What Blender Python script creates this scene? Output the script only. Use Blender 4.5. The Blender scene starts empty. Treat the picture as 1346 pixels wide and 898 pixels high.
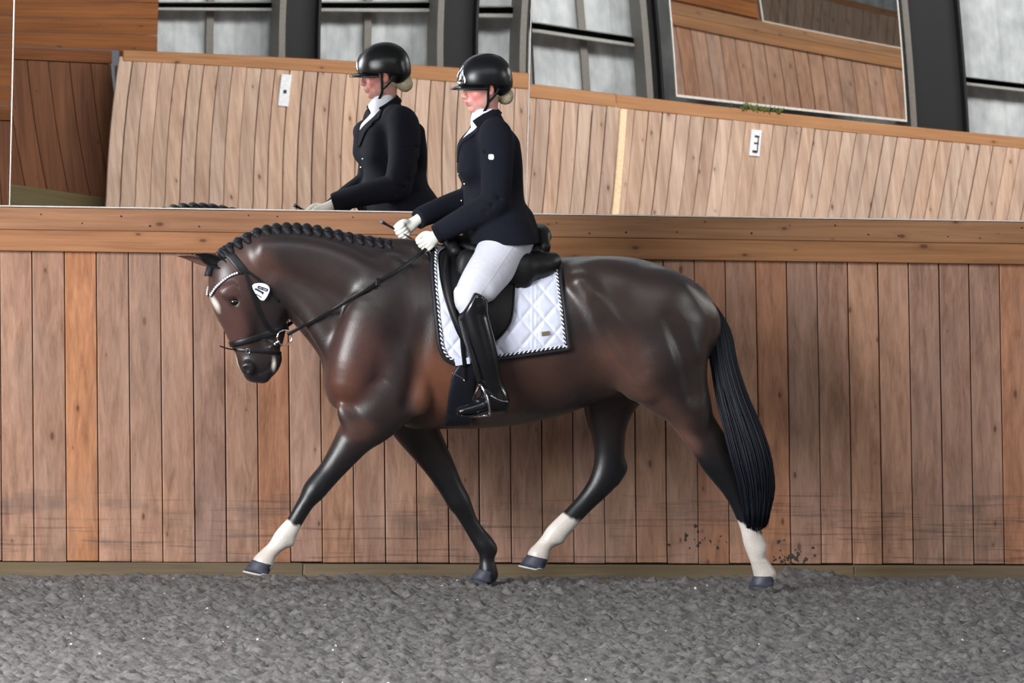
import bpy, math, random
import numpy as np
from math import sin, cos, radians, pi, sqrt
from mathutils import Vector, Matrix
from mathutils.bvhtree import BVHTree

rng = np.random.default_rng(7)
random.seed(7)
SC = bpy.context.scene
COL = SC.collection

# ------------------------------------------------------------------ camera
FPX = 10720.0
YAW, PITCH, ROLL = radians(15.4), radians(2.846), radians(1.4)
FWD = np.array([sin(YAW)*cos(PITCH), cos(YAW)*cos(PITCH), -sin(PITCH)])
_r0 = np.array([cos(YAW), -sin(YAW), 0.0]); _u0 = np.cross(_r0, FWD)
RGT = _r0*cos(ROLL) + _u0*sin(ROLL); UPV = _u0*cos(ROLL) - _r0*sin(ROLL)
CAM = np.array([0, 0, 1.12]) - 40.0*FWD
cd = bpy.data.cameras.new('camera'); cam = bpy.data.objects.new('camera', cd); COL.objects.link(cam)
cd.sensor_width = 36.0; cd.lens = FPX*36.0/1346.0; cd.clip_end = 500; cd.clip_start = 1.0
m = Matrix(((RGT[0], UPV[0], -FWD[0], CAM[0]), (RGT[1], UPV[1], -FWD[1], CAM[1]), (RGT[2], UPV[2], -FWD[2], CAM[2]), (0, 0, 0, 1)))
cam.matrix_world = m
cd.dof.use_dof = True; cd.dof.focus_distance = 38.9; cd.dof.aperture_fstop = 22.0
SC.camera = cam

HY = -0.96                                  # depth of the horse's middle plane
def P(px, py, o=0.0, y=None):
    """a point traced from the photograph, set at its own depth: o = metres nearer than the horse's middle"""
    d = FWD*FPX + RGT*(px-673.0) + UPV*(449.0-py)
    yy = (HY-o) if y is None else y
    return CAM + d*((yy-CAM[1])/d[1])
PX = 1/268.0

# ------------------------------------------------------------------ mesh helpers
def link(o, parent=None):
    COL.objects.link(o)
    if parent is not None:
        o.parent = parent
        o.matrix_parent_inverse = Matrix.Translation(-parent.location)
    return o
def mesh_obj(name, verts, faces, mats, parent=None, smooth=True, attrs=None, midx=None):
    me = bpy.data.meshes.new(name)
    verts = np.asarray(verts, dtype=float)
    me.from_pydata(verts.tolist(), [], [tuple(int(i) for i in f) for f in faces])
    if not isinstance(mats, (list, tuple)): mats = [mats]
    for mm in mats: me.materials.append(mm)
    if smooth: me.polygons.foreach_set('use_smooth', np.ones(len(me.polygons), dtype=bool))
    if midx is not None: me.polygons.foreach_set('material_index', np.asarray(midx, dtype=np.int32))
    for k, a in (attrs or {}).items():
        a = np.asarray(a, dtype=np.float32)
        if a.shape[1] == 3: a = np.concatenate([a, np.ones((len(a), 1), np.float32)], 1)
        at = me.attributes.new(k, 'FLOAT_COLOR', 'POINT'); at.data.foreach_set('color', a.ravel())
    me.update()
    o = bpy.data.objects.new(name, me)
    return link(o, parent)
def tag(o, label=None, cat=None, group=None, kind=None):
    if label: o['label'] = label
    if cat: o['category'] = cat
    if group: o['group'] = group
    if kind: o['kind'] = kind
    return o
def structure(o): o['kind'] = 'structure'; return o
def empty(name, loc):
    o = bpy.data.objects.new(name, None); o.location = Vector(loc); COL.objects.link(o); o.empty_display_size = .1
    return o

class MB:
    """collects pieces of one mesh"""
    def __init__(s): s.v = []; s.f = []; s.n = 0; s.tint = []; s.off = []; s.mi = []
    def add(s, v, f, tint=(1, 1, 1), off=(0, 0, 0), mi=0):
        v = np.asarray(v, float); s.v.append(v); s.f += [tuple(i+s.n for i in q) for q in f]; s.n += len(v)
        s.tint.append(np.tile(np.asarray(tint, float)[:3], (len(v), 1))); s.off.append(np.tile(np.asarray(off, float), (len(v), 1)))
        s.mi += [mi]*len(f)
    def box(s, lo, hi, ch=0.0, fn=None, **k):
        """box with chamfered edges; fn maps the points afterwards"""
        lo = np.array(lo, float); hi = np.array(hi, float); c = ch
        pts = []; faces = []
        # chamfered cube: three verts per corner
        idx = {}
        for sx in (0, 1):
            for sy in (0, 1):
                for sz in (0, 1):
                    for a in range(3):
                        p = [hi[0] if sx else lo[0], hi[1] if sy else lo[1], hi[2] if sz else lo[2]]
                        for b in range(3):
                            if b != a: p[b] += (-c if (sx, sy, sz)[b] else c)
                        idx[(sx, sy, sz, a)] = len(pts); pts.append(p)
        for a in range(3):
            b, d = (a+1) % 3, (a+2) % 3
            for sa in (0, 1):
                q = []
                for (sb, sd) in ((0, 0), (1, 0), (1, 1), (0, 1)):
                    cc = [0, 0, 0]; cc[a] = sa; cc[b] = sb; cc[d] = sd; q.append(idx[(*cc, a)])
                faces.append(q if sa else q[::-1])
        for a in range(3):      # edges along axis a
            b, d = (a+1) % 3, (a+2) % 3
            for sb in (0, 1):
                for sd in (0, 1):
                    c0 = [0, 0, 0]; c0[b] = sb; c0[d] = sd; c1 = list(c0); c1[a] = 1
                    q = [idx[(*c0, b)], idx[(*c1, b)], idx[(*c1, d)], idx[(*c0, d)]]
                    faces.append(q if (sb == sd) else q[::-1])
        for sx in (0, 1):
            for sy in (0, 1):
                for sz in (0, 1):
                    q = [idx[(sx, sy, sz, a)] for a in range(3)]
                    faces.append(q if (sx+sy+sz) % 2 else q[::-1])
        pts = np.array(pts)
        if fn is not None: pts = np.array([fn(p) for p in pts])
        s.add(pts, faces, **k)
    def tube(s, pts, rad, n=8, caps=True, flat=None, **k):
        v, f = tube_mesh(pts, rad, n, caps, flat); s.add(v, f, **k)
    def build(s, name, mats, parent=None, smooth=False):
        return mesh_obj(name, np.concatenate(s.v), s.f, mats, parent, smooth,
                        {'tint': np.concatenate(s.tint), 'off': np.concatenate(s.off)}, s.mi)

def spline(pts, n):
    """Catmull-Rom through rows of pts (any columns), n samples in all"""
    p = np.asarray(pts, float)
    if len(p) == 2:
        t = np.linspace(0, 1, n)[:, None]; return p[0]*(1-t)+p[1]*t
    e = np.concatenate([[2*p[0]-p[1]], p, [2*p[-1]-p[-2]]])
    T = np.linspace(0, len(p)-1, n); out = []
    for t in T:
        i = min(int(t), len(p)-2); u = t-i
        a, b, c, d = e[i], e[i+1], e[i+2], e[i+3]
        out.append(.5*((2*b)+(-a+c)*u+(2*a-5*b+4*c-d)*u*u+(-a+3*b-3*c+d)*u**3))
    return np.array(out)
def tube_mesh(pts, rad, n=8, caps=True, flat=None):
    """round tube, or a flat strap when flat = (side vector per tube, half width, half thickness)"""
    p = np.asarray(pts, float); N = len(p)
    rad = np.broadcast_to(np.asarray(rad, float), (N,)) if np.ndim(rad) <= 1 else np.asarray(rad)
    T = np.gradient(p, axis=0); T /= np.linalg.norm(T, axis=1)[:, None]+1e-12
    up = np.array([0, 0, 1.0]) if abs(T[0, 2]) < .9 else np.array([0, 1.0, 0])
    A = np.cross(T[0], up); A /= np.linalg.norm(A); vs = []
    for i in range(N):
        A = A - T[i]*A.dot(T[i]); A /= np.linalg.norm(A)+1e-12; B = np.cross(T[i], A)
        th = np.arange(n)*2*pi/n
        if flat is None:
            vs.append(p[i]+rad[i]*(np.cos(th)[:, None]*A+np.sin(th)[:, None]*B))
        else:
            s = np.asarray(flat[0], float); s = s[i] if s.ndim == 2 else s
            s = s - T[i]*s.dot(T[i]); s /= np.linalg.norm(s)+1e-12; w = np.cross(T[i], s)
            hw = flat[1]; ht = flat[2]
            ct, st = np.cos(th), np.sin(th)
            se = lambda q: np.sign(q)*np.abs(q)**.5
            vs.append(p[i]+(se(ct)*ht)[:, None]*s+(se(st)*hw)[:, None]*w)
    v = np.concatenate(vs); f = []
    for i in range(N-1):
        for j in range(n):
            k = (j+1) % n; f.append((i*n+j, i*n+k, (i+1)*n+k, (i+1)*n+j))
    if caps: f.append(tuple(range(n))[::-1]); f.append(tuple((N-1)*n+j for j in range(n)))
    return v, f
def strap(name, pts, side, w, t, mat, parent, n=40, smooth=True):
    q = spline(pts, n); v, f = tube_mesh(q, 0, 12, True, (side, w/2, t/2)); return mesh_obj(name, v, f, mat, parent, smooth)
def pipe(name, pts, r, mat, parent, n=30, k=10, closed=False):
    q = spline(pts, n); rr = np.interp(np.linspace(0, 1, n), np.linspace(0, 1, len(np.atleast_1d(r))), np.atleast_1d(r)) if np.ndim(r) else r
    v, f = tube_mesh(q, rr, k); return mesh_obj(name, v, f, mat, parent, True)

# ------------------------------------------------------------------ value noise
def vnoise(x, y, seed=0):
    xi = np.floor(x).astype(np.int64); yi = np.floor(y).astype(np.int64); fx = x-xi; fy = y-yi
    def h(a, b):
        n = (a*374761393+b*668265263+seed*982451653) & 0xffffffff
        n = ((n ^ (n >> 13))*1274126177) & 0xffffffff
        return ((n ^ (n >> 16)) & 0xffff)/65535.0
    u = fx*fx*(3-2*fx); w = fy*fy*(3-2*fy)
    return (h(xi, yi)*(1-u)+h(xi+1, yi)*u)*(1-w)+(h(xi, yi+1)*(1-u)+h(xi+1, yi+1)*u)*w
def fbm(x, y, seed=0, o=4):
    s = 0; a = .5
    for i in range(o): s = s+a*vnoise(x, y, seed+i); x = x*2.03+1.7; y = y*2.03+9.2; a *= .5
    return s

# ------------------------------------------------------------------ materials
def srgb(r, g, b):
    f = lambda c: (c/255/12.92 if c <= 10 else ((c/255+.055)/1.055)**2.4)
    return (f(r), f(g), f(b), 1.0)
class NT:
    def __init__(s, name):
        s.m = bpy.data.materials.new(name); s.m.use_nodes = True; s.t = s.m.node_tree; s.b = s.t.nodes['Principled BSDF']
    def n(s, typ, **k):
        nd = s.t.nodes.new(typ)
        for a, v in k.items():
            if a.startswith('i_'): nd.inputs[a[2:].replace('_', ' ')].default_value = v
            else: setattr(nd, a, v)
        return nd
    def l(s, a, b): s.t.links.new(a, b)
    def math(s, op, a, b=0.0, clamp=False):
        nd = s.n('ShaderNodeMath', operation=op, use_clamp=clamp)
        for i, q in enumerate((a, b)):
            if hasattr(q, 'is_linked'): s.l(q, nd.inputs[i])
            else: nd.inputs[i].default_value = q
        return nd.outputs[0]
    def mix(s, fac, a, b, mode='MIX'):
        nd = s.n('ShaderNodeMix', data_type='RGBA', blend_type=mode)
        for i, q in ((0, fac), (6, a), (7, b)):
            if hasattr(q, 'is_linked'): s.l(q, nd.inputs[i])
            else: nd.inputs[i].default_value = q
        return nd.outputs[2]
    def ramp(s, v, stops):
        nd = s.n('ShaderNodeValToRGB'); el = nd.color_ramp.elements
        while len(el) < len(stops): el.new(.5)
        for e, (p, c) in zip(el, stops): e.position = p; e.color = c if np.ndim(c) else (c, c, c, 1)
        s.l(v, nd.inputs[0]); return nd.outputs[0]
    def vec(s, scale=(1, 1, 1), attr_off=False):
        g = s.n('ShaderNodeNewGeometry').outputs['Position']
        if attr_off:
            a = s.n('ShaderNodeAttribute', attribute_name='off'); ad = s.n('ShaderNodeVectorMath', operation='ADD')
            s.l(g, ad.inputs[0]); s.l(a.outputs['Vector'], ad.inputs[1]); g = ad.outputs[0]
        mp = s.n('ShaderNodeVectorMath', operation='MULTIPLY'); s.l(g, mp.inputs[0]); mp.inputs[1].default_value = scale
        return mp.outputs[0]
    def noise(s, v, scale=1, detail=3, rough=.5, dist=0):
        nd = s.n('ShaderNodeTexNoise'); nd.inputs['Scale'].default_value = scale; nd.inputs['Detail'].default_value = detail
        nd.inputs['Roughness'].default_value = rough; nd.inputs['Distortion'].default_value = dist
        s.l(v, nd.inputs['Vector']); return nd.outputs[0]
    def bump(s, h, st=.3, d=.01):
        nd = s.n('ShaderNodeBump'); nd.inputs['Strength'].default_value = st; nd.inputs['Distance'].default_value = d
        s.l(h, nd.inputs['Height']); s.l(nd.outputs[0], s.b.inputs['Normal'])
    def base(s, c):
        if hasattr(c, 'is_linked'): s.l(c, s.b.inputs['Base Color'])
        else: s.b.inputs['Base Color'].default_value = c
    def set(s, **k):
        for a, v in k.items():
            key = a.replace('_', ' ')
            if hasattr(v, 'is_linked'): s.l(v, s.b.inputs[key])
            else: s.b.inputs[key].default_value = v
        return s
def plain(name, col, rough=.5, metal=0.0, bump=0.0, bscale=200.0, spec=.5, var=.12):
    t = NT(name); v = t.vec()
    nz = t.noise(v, bscale*.25, 3)
    t.base(t.mix(1.0, col, t.ramp(nz, [(.3, 1-var), (.7, 1+var)]), 'MULTIPLY'))
    t.set(Roughness=rough, Metallic=metal); t.b.inputs['Specular IOR Level'].default_value = spec
    if bump: t.bump(t.noise(v, bscale, 3), bump, .002)
    return t.m
def wood(name, light, dark, axis='Z', knots=True, wear=False, contrast=1.0, rough=.62, green=False):
    """boards with grain along axis; every board carries its own tint and grain offset"""
    t = NT(name)
    ax = 'XYZ'.index(axis)
    st = [26.0, 26.0, 26.0]; st[ax] = 1.1
    g1 = t.noise(t.vec(tuple(st), True), 1.0, 4, .6, .6)
    st2 = [110.0]*3; st2[ax] = 2.5
    g2 = t.noise(t.vec(tuple(st2), True), 1.0, 3, .6)
    st3 = [5.0]*3; st3[ax] = .9
    g3 = t.noise(t.vec(tuple(st3), True), 1.0, 2)
    s = t.math('ADD', t.math('MULTIPLY', g1, .55), t.math('ADD', t.math('MULTIPLY', g2, .2), t.math('MULTIPLY', g3, .3)))
    c = t.ramp(s, [(.5-.17/contrast, dark), (.5+.17/contrast, light)])
    if knots:
        kv = [7.0]*3; kv[ax] = 3.4
        sp = t.n('ShaderNodeSeparateXYZ'); t.l(t.vec(tuple(kv), True), sp.inputs[0]); cb = t.n('ShaderNodeCombineXYZ')
        t.l(sp.outputs[0], cb.inputs[0]); t.l(sp.outputs[2], cb.inputs[1])
        vn = t.n('ShaderNodeTexVoronoi', voronoi_dimensions='2D'); vn.inputs['Scale'].default_value = 1.0; t.l(cb.outputs[0], vn.inputs['Vector'])
        rd = t.n('ShaderNodeSeparateColor'); t.l(vn.outputs['Color'], rd.inputs[0])
        size = t.math('MULTIPLY', t.math('SUBTRACT', rd.outputs[0], .45), .17)
        k = t.math('SUBTRACT', size, vn.outputs['Distance']); k = t.math('MULTIPLY', k, 22.0, True)
        c = t.mix(t.math('MULTIPLY', k, .8), c, srgb(62, 46, 38))
        halo = t.math('MULTIPLY', t.math('SUBTRACT', t.math('MULTIPLY', size, 2.6), vn.outputs['Distance']), 7.0, True)
        c = t.mix(t.math('MULTIPLY', halo, .25), c, srgb(110, 72, 50))
    a = t.n('ShaderNodeAttribute', attribute_name='tint')
    c = t.mix(1.0, c, a.outputs['Color'], 'MULTIPLY')
    if wear:     # rubbed horizontal scuffs low on the boards, dirt near the ground
        sc = t.noise(t.vec((2.2, 2.2, 70.0)), 1.0, 3, .6)
        geo = t.n('ShaderNodeSeparateXYZ'); t.l(t.n('ShaderNodeNewGeometry').outputs['Position'], geo.inputs[0])
        z = geo.outputs[2]
        nz = t.math('ADD', z, t.math('MULTIPLY', t.math('SUBTRACT', t.noise(t.vec((1.3, 1.3, 3.0)), 1.0, 2), .5), .12))
        band = t.math('MULTIPLY', t.math('LESS_THAN', nz, .39), 1.0)
        lines = t.math('MULTIPLY', t.math('SUBTRACT', sc, .56), 9.0, True)
        c = t.mix(t.math('MULTIPLY', t.math('MULTIPLY', lines, band), .55), c, srgb(72, 60, 56))
        blot = t.math('MULTIPLY', t.math('SUBTRACT', t.noise(t.vec((3.5, 3.5, 11.0)), 1.0, 3), .54), 7.0, True)
        c = t.mix(t.math('MULTIPLY', t.math('MULTIPLY', blot, band), .42), c, srgb(88, 76, 72))
        grey = t.math('MULTIPLY', t.math('SUBTRACT', t.noise(t.vec((3.0, 3.0, 1.2)), 1.0, 3), .5), 4.0, True)
        c = t.mix(t.math('MULTIPLY', grey, .28), c, srgb(140, 124, 116))
    if green:
        gz = t.math('MULTIPLY', t.math('SUBTRACT', t.noise(t.vec((.9, .9, 6.0)), 1.0, 3), .45), 5.0, True)
        c = t.mix(t.math('MULTIPLY', gz, .4), c, srgb(108, 92, 62))
    t.base(c); t.set(Roughness=rough); t.b.inputs['Specular IOR Level'].default_value = .25
    t.bump(g2, .25, .002)
    return t.m

M = {}
M['wall_wood'] = wood('wall_wood', srgb(176, 138, 117), srgb(114, 82, 66), 'Z', True, True)
M['rail_wood'] = wood('rail_wood', srgb(170, 124, 92), srgb(122, 84, 58), 'X', True, False)
M['far_wood'] = wood('far_wood', srgb(204, 174, 154), srgb(156, 126, 108), 'Z', True, False, 1.2)
M['far_rail'] = wood('far_rail', srgb(190, 140, 100), srgb(146, 100, 66), 'X', True, False)
M['end_wood'] = wood('end_wood', srgb(128, 84, 58), srgb(78, 48, 32), 'Z', True, False)
M['band_wood'] = wood('band_wood', srgb(148, 92, 48), srgb(92, 52, 26), 'X', True, False)
M['sill_wood'] = wood('sill_wood', srgb(126, 110, 88), srgb(84, 72, 58), 'X', False, False, .9, .9, True)
M['steel'] = plain('column_steel', srgb(20, 20, 24), .6)
M['steel_grey'] = plain('flange_steel', srgb(120, 116, 110), .6)
M['girt'] = plain('girt_steel', srgb(158, 158, 154), .6)
M['white'] = plain('white_board', srgb(232, 232, 236), .5)
M['black'] = plain('black_paint', srgb(30, 30, 34), .6)
M['alu'] = plain('mirror_edge', srgb(205, 200, 194), .45)
M['moss'] = plain('moss', srgb(92, 100, 48), .95, bump=.6, bscale=90)
def mk_mirror():
    t = NT('mirror_glass'); t.base((.90, .905, .89, 1)); t.set(Roughness=.006, Metallic=1.0); return t.m
M['mirror'] = mk_mirror()
def mk_clad():
    t = NT('cladding_sheet'); v = t.vec((1, 1, .6))
    nz = t.noise(v, 9, 4); c = t.ramp(nz, [(.3, srgb(170, 175, 178)), (.7, srgb(214, 218, 220))])
    st = t.math('MULTIPLY', t.math('SUBTRACT', t.noise(t.vec((30, 30, 1.5)), 1.0, 3), .52), 5.0, True)
    t.base(t.mix(t.math('MULTIPLY', st, .12), c, srgb(140, 142, 144))); t.set(Roughness=.55); return t.m
M['clad'] = mk_clad()
def mk_sand():
    t = NT('arena_sand'); v = t.vec()
    n1 = t.noise(v, 40, 4, .6); n2 = t.noise(v, 260, 3, .6)
    c = t.ramp(n1, [(.3, srgb(90, 87, 86)), (.7, srgb(122, 118, 116))])
    n3 = t.noise(t.vec((1, 1, 1)), 11, 3, .6)
    c = t.mix(1.0, c, t.ramp(n3, [(.35, .78), (.6, 1.08)]), 'MULTIPLY')
    c = t.mix(t.ramp(n2, [(.52, 0.0), (.68, .5)]), c, srgb(70, 67, 67))
    sp = t.n('ShaderNodeTexVoronoi'); sp.inputs['Scale'].default_value = 26.0; t.l(v, sp.inputs['Vector'])
    cs = t.n('ShaderNodeSeparateColor'); t.l(sp.outputs['Color'], cs.inputs[0])
    k = t.math('MULTIPLY', t.math('GREATER_THAN', cs.outputs[0], .965), t.math('LESS_THAN', sp.outputs['Distance'], .17))
    c = t.mix(k, c, srgb(214, 206, 188))
    t.base(c); t.set(Roughness=.95); t.b.inputs['Specular IOR Level'].default_value = .15
    t.bump(n2, .35, .003); return t.m
M['sand'] = mk_sand()

# ------------------------------------------------------------------ floor
def build_floor():
    xs = np.arange(-5.4, 4.0, .0165); ys = np.arange(-7.2, -.20, .0165)
    X, Y = np.meshgrid(xs, ys, indexing='ij')
    wx = X+.05*fbm(X*6, Y*6, 5); wy = Y+.05*fbm(X*6+40, Y*6, 6)
    a = np.abs(fbm(wx*15, wy*15, 11, 3)-.44)*2        # lumpy ridges
    b = fbm(wx*31, wy*31, 23, 3)
    c = fbm(X*1.6, Y*1.6, 3, 2)
    k = np.clip((b-.38)*2.8, 0, 1)
    Z = .028*k+.030*(a-.25)+.03*(c-.4)-.016
    lump = np.clip((fbm(wx*21, wy*21, 77, 2)-.46)*4, 0, 1)
    pit = np.clip((fbm(wx*13+.6*Y*12, wy*13, 91, 2)-.50)*3.5, 0, 1)
    Z = Z+.020*lump-.030*pit
    near = np.clip((Y+.50)/.24, 0, 1)                      # bank against the sill
    Z = Z*(1-.7*near)+near*(-.016)
    Z = np.where(near > 0, Z, Z)
    def heap(px, o, h, r):
        g = P(px, 768, o); d = np.sqrt((X-g[0])**2+((Y-g[1])*1.0)**2)
        return h*np.exp(-(d/r)**2)
    Z = Z-heap(640, -.16, .028, .10)-heap(1008, .14, .03, .10)
    g = P(1050, 748, y=-.42); Z = Z+.05*np.exp(-((X-g[0])/.22)**2-((Y-g[1])/.10)**2)*(.6+.8*b)
    edge = np.minimum.reduce([(X-xs[0])/.3, (xs[-1]-X)/.3, (Y-ys[0])/.3]).clip(0, 1)
    Z = Z*edge-.0*(1-edge)
    nx, ny = X.shape; V = np.stack([X, Y, Z], -1).reshape(-1, 3)
    i = np.arange(nx-1)[:, None]*ny+np.arange(ny-1)[None]
    F = np.stack([i, i+ny, i+ny+1, i+1], -1).reshape(-1, 4)
    n0 = len(V)
    x0, x1, y0, y1 = xs[0], xs[-1], ys[0], ys[-1]
    R = [(-9, -27), (22, -27), (22, .15), (-9, .15)]; I = [(x0, y0), (x1, y0), (x1, y1), (x0, y1)]
    V = np.concatenate([V, [(a, b, 0) for a, b in R], [(a, b, 0.0) for a, b in I]])
    F = F.tolist()
    for q in range(4): F.append([n0+q, n0+(q+1) % 4, n0+4+(q+1) % 4, n0+4+q])
    structure(mesh_obj('floor', V, F, M['sand'], None, True))
build_floor()

# ------------------------------------------------------------------ the wall with the mirrors
LEAN = .142
def kick_y(z): return -.262+LEAN*(z-.05)
def build_wall():
    mb = MB(); w = .1585; ph = P(85, 336, y=-.06)[0]
    i0 = int((-6.3-ph)/w); i1 = int((20.5-ph)/w)
    base = {-1: (1.06, 1.0, .97), 0: (1.12, .90, .66), 1: (1.0, .99, .97)}
    for i in range(i0, i1):
        x0 = ph+i*w; r = random.Random(i*7+3)
        tn = 1+r.uniform(-.09, .09); wm = r.uniform(-.07, .10); tint = (tn*(1+wm*.6), tn, tn*(1-wm))
        if i == 0: tint = (1.16, .90, .64)
        elif r.random() < .10: tint = (1.04, .86, .70)
        if i in (-2, -1, 1, 2, 3): tint = (tn*1.04, tn*1.02, tn*1.0)
        gap = r.choice((.0022, .0030, .0042)); zj = r.uniform(-.003, .003)
        yj = r.uniform(-.002, .002)
        mb.box((x0+gap, 0, .052+zj), (x0+w-gap, .026, 1.60), .0028,
               fn=lambda p: (p[0], kick_y(p[2])+p[1]+yj, p[2]), tint=tint, off=(r.uniform(0, 50), 0, r.uniform(0, 50)))
    # carrying boards behind the gaps
    mb.box((-6.3, .030, .03), (20.5, .05, 1.62), 0, fn=lambda p: (p[0], kick_y(p[2])+p[1], p[2]), tint=(.25, .22, .2))
    # upper wall behind the mirrors and horizontal boarding past them
    mb.box((-6.3, .06, 1.6), (20.5, .10, 4.2), 0, tint=(.8, .8, .8))
    structure(mb.build('wall_back', M['wall_wood']))
    mb = MB()
    for k in range(16):
        z0 = 1.76+k*.15; r = random.Random(k)
        mb.box((5.3, .02, z0), (15.02, .058, z0+.147), .003, tint=[1+r.uniform(-.08, .08)]*3, off=(r.uniform(0, 9), r.uniform(0, 9), r.uniform(0, 9)))
    structure(mb.build('wall_upper_boarding', M['band_wood']))
    # two rail boards on top of the kickboards
    def rail(z0, z1, out, th, tl, seed, nm, cut):
        mb = MB(); r = random.Random(seed); x = -6.3
        for x1 in cut:
            t = (1+r.uniform(-.05, .05))*(.84 if x > -.5 else 1); g_ = (1.0, 1.02, .92) if x > -.5 else (1, 1, 1)
            mb.box((x+.001, -out, z0), (x1-.001, th, z1), .004, fn=lambda p: (p[0], kick_y(p[2])+p[1]-.0, p[2]),
                   tint=(tl[0]*t*g_[0], tl[1]*t*g_[1], tl[2]*t*g_[2]), off=(r.uniform(0, 30), r.uniform(0, 30), r.uniform(0, 30)))
            x = x1
        structure(mb.build(nm, M['rail_wood']))
    rail(1.637, 1.742, .022, .10, (.92, .92, .95), 5, 'trim_1', (-4.4, -.10, 6.2, 20.5))
    rail(1.535, 1.636, .028, .0, (1.06, .98, .90), 9, 'trim_2', (-4.4, -.2, 6.2, 20.5))
    mb = MB(); r = random.Random(2); x = -6.3
    for x1 in (-3.4, -1.1, 1.7, 4.4, 20.5):
        t = 1+r.uniform(-.1, .1)
        mb.box((x+.001, -.292, -.08), (x1-.001, -.235, .046+r.uniform(-.004, .003)), .005, tint=(t, t, t), off=(r.uniform(0, 9), 0, 0)); x = x1
    structure(mb.build('baseboard_back', M['sill_wood']))
    # nail heads on the rail
    mb = MB()
    for i in range(60):
        x = -6+i*.2+random.uniform(-.06, .06); z = random.choice((1.665, 1.715))+random.uniform(-.008, .008); y = kick_y(z)-.0225
        th = np.arange(8)*pi/4; rr = random.uniform(.003, .0055)
        v = [(x+rr*cos(a), y-.0012, z+rr*sin(a)) for a in th]+[(x+rr*cos(a), y+.002, z+rr*sin(a)) for a in th]
        mb.add(v, [tuple(range(8))]+[(j, j+8, (j+1) % 8+8, (j+1) % 8) for j in range(8)])
    structure(mb.build('trim_nails', M['black']))
build_wall()

def build_mirror(x0, x1, prm, label, z0=1.748, z1=3.6, y=-.0, flip=1, group='wall mirrors over the kickboards', xc=None, edge=.008, ecol=None):
    """a big slightly warped mirror sheet (prm bends it by fractions of a millimetre) with a bright edge strip"""
    xc = (x0+x1)/2 if xc is None else xc
    root = empty('wall_mirror', ((x0+x1)/2, y, z0)); tag(root, label, 'mirror', None)
    t, a, b, c, e, g = prm
    nx, nz = 60, 40; V = []; F = []
    def surf(x, z):
        u = x-xc; v = z-1.75
        return t*v+a*u*v+.5*b*u*u+.5*c*v*v+e*u*u*v+g*u*v*v
    base = surf((x0+x1)/2, z0)
    for i in range(nx+1):
        for j in range(nz+1):
            x = x0+.003+(x1-x0-.006)*i/nx; z = z0+.003+(z1-z0-.006)*j/nz
            V.append((x, y+flip*(surf(x, z)), z))
    for i in range(nx):
        for j in range(nz):
            q = i*(nz+1)+j; f = (q, q+nz+1, q+nz+2, q+1); F.append(f if flip > 0 else f[::-1])
    gl = mesh_obj('glass', V, F, M['mirror'], root, True)
    VB = [(x, yy+flip*.003, z) for x, yy, z in V]+[(x, yy+flip*.010, z) for x, yy, z in V]; N1 = len(V); FB = []
    for q in F: FB.append(tuple(q)); FB.append(tuple(i+N1 for i in q[::-1]))
    per = [i*(nz+1) for i in range(nx+1)]+[nx*(nz+1)+j for j in range(1, nz+1)]+[i*(nz+1)+nz for i in range(nx-1, -1, -1)]+[j for j in range(nz-1, 0, -1)]
    for i in range(len(per)):
        p0, p1 = per[i], per[(i+1) % len(per)]; FB.append((p0, p0+N1, p1+N1, p1))
    mesh_obj('backing', VB, FB, M['sill_wood'], root, False)
    mb = MB(); d = .012
    for (a0, a1, b0, b1) in ((x0, x1, z0-edge, z0+.003), (x0, x1, z1-.003, z1+edge), (x0-edge*.0, x0+edge*.75, z0, z1), (x1-edge*.75, x1, z0, z1)):
        mb2 = [(p, q) for p in np.linspace(a0, a1, 9) for q in (0,)]
        steps = 8
        for s in range(steps):
            if a1-a0 > b1-b0: A0, A1, B0, B1 = a0+(a1-a0)*s/steps, a0+(a1-a0)*(s+1)/steps, b0, b1
            else: A0, A1, B0, B1 = a0, a1, b0+(b1-b0)*s/steps, b0+(b1-b0)*(s+1)/steps
            mb.box((A0, -.0025, B0), (A1, .012, B1), 0, fn=lambda p: (p[0], y+flip*(p[1]+surf(p[0], p[2])), p[2]))
    mb.build('frame', ecol or M['alu'], root)
    return root
xa = P(15, 150, y=0)[0]; xb = P(694.5, 150, y=0)[0]
PR2 = (-0.007861, 0.005978, 0, -0.001168, 8.1e-05, -0.003346); PR3 = (0.000513, 0.001637, 0, -0.002277, 4e-06, 0.001176)
build_mirror(xa-2.6, xa, (-.001, .001, 0, 0, 0, 0), 'mirror sheet at the far left, mostly beyond the picture edge, showing dark wood', edge=.0028)
build_mirror(xa, xb, PR2, 'large mirror panel behind the rider, showing the rider reflected from the far side', xc=-1.21, edge=.0028)
build_mirror(xb, xb+2.62, PR3, 'large mirror panel above the horse hindquarters, showing a second mirror and a lettered sign', xc=1.36, edge=.0028)
build_mirror(15.05, 17.8, (.002, 0, 0, .003, 0, 0), 'mirror sheet farther along the same wall, seen only in another mirror', edge=.02)

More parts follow.
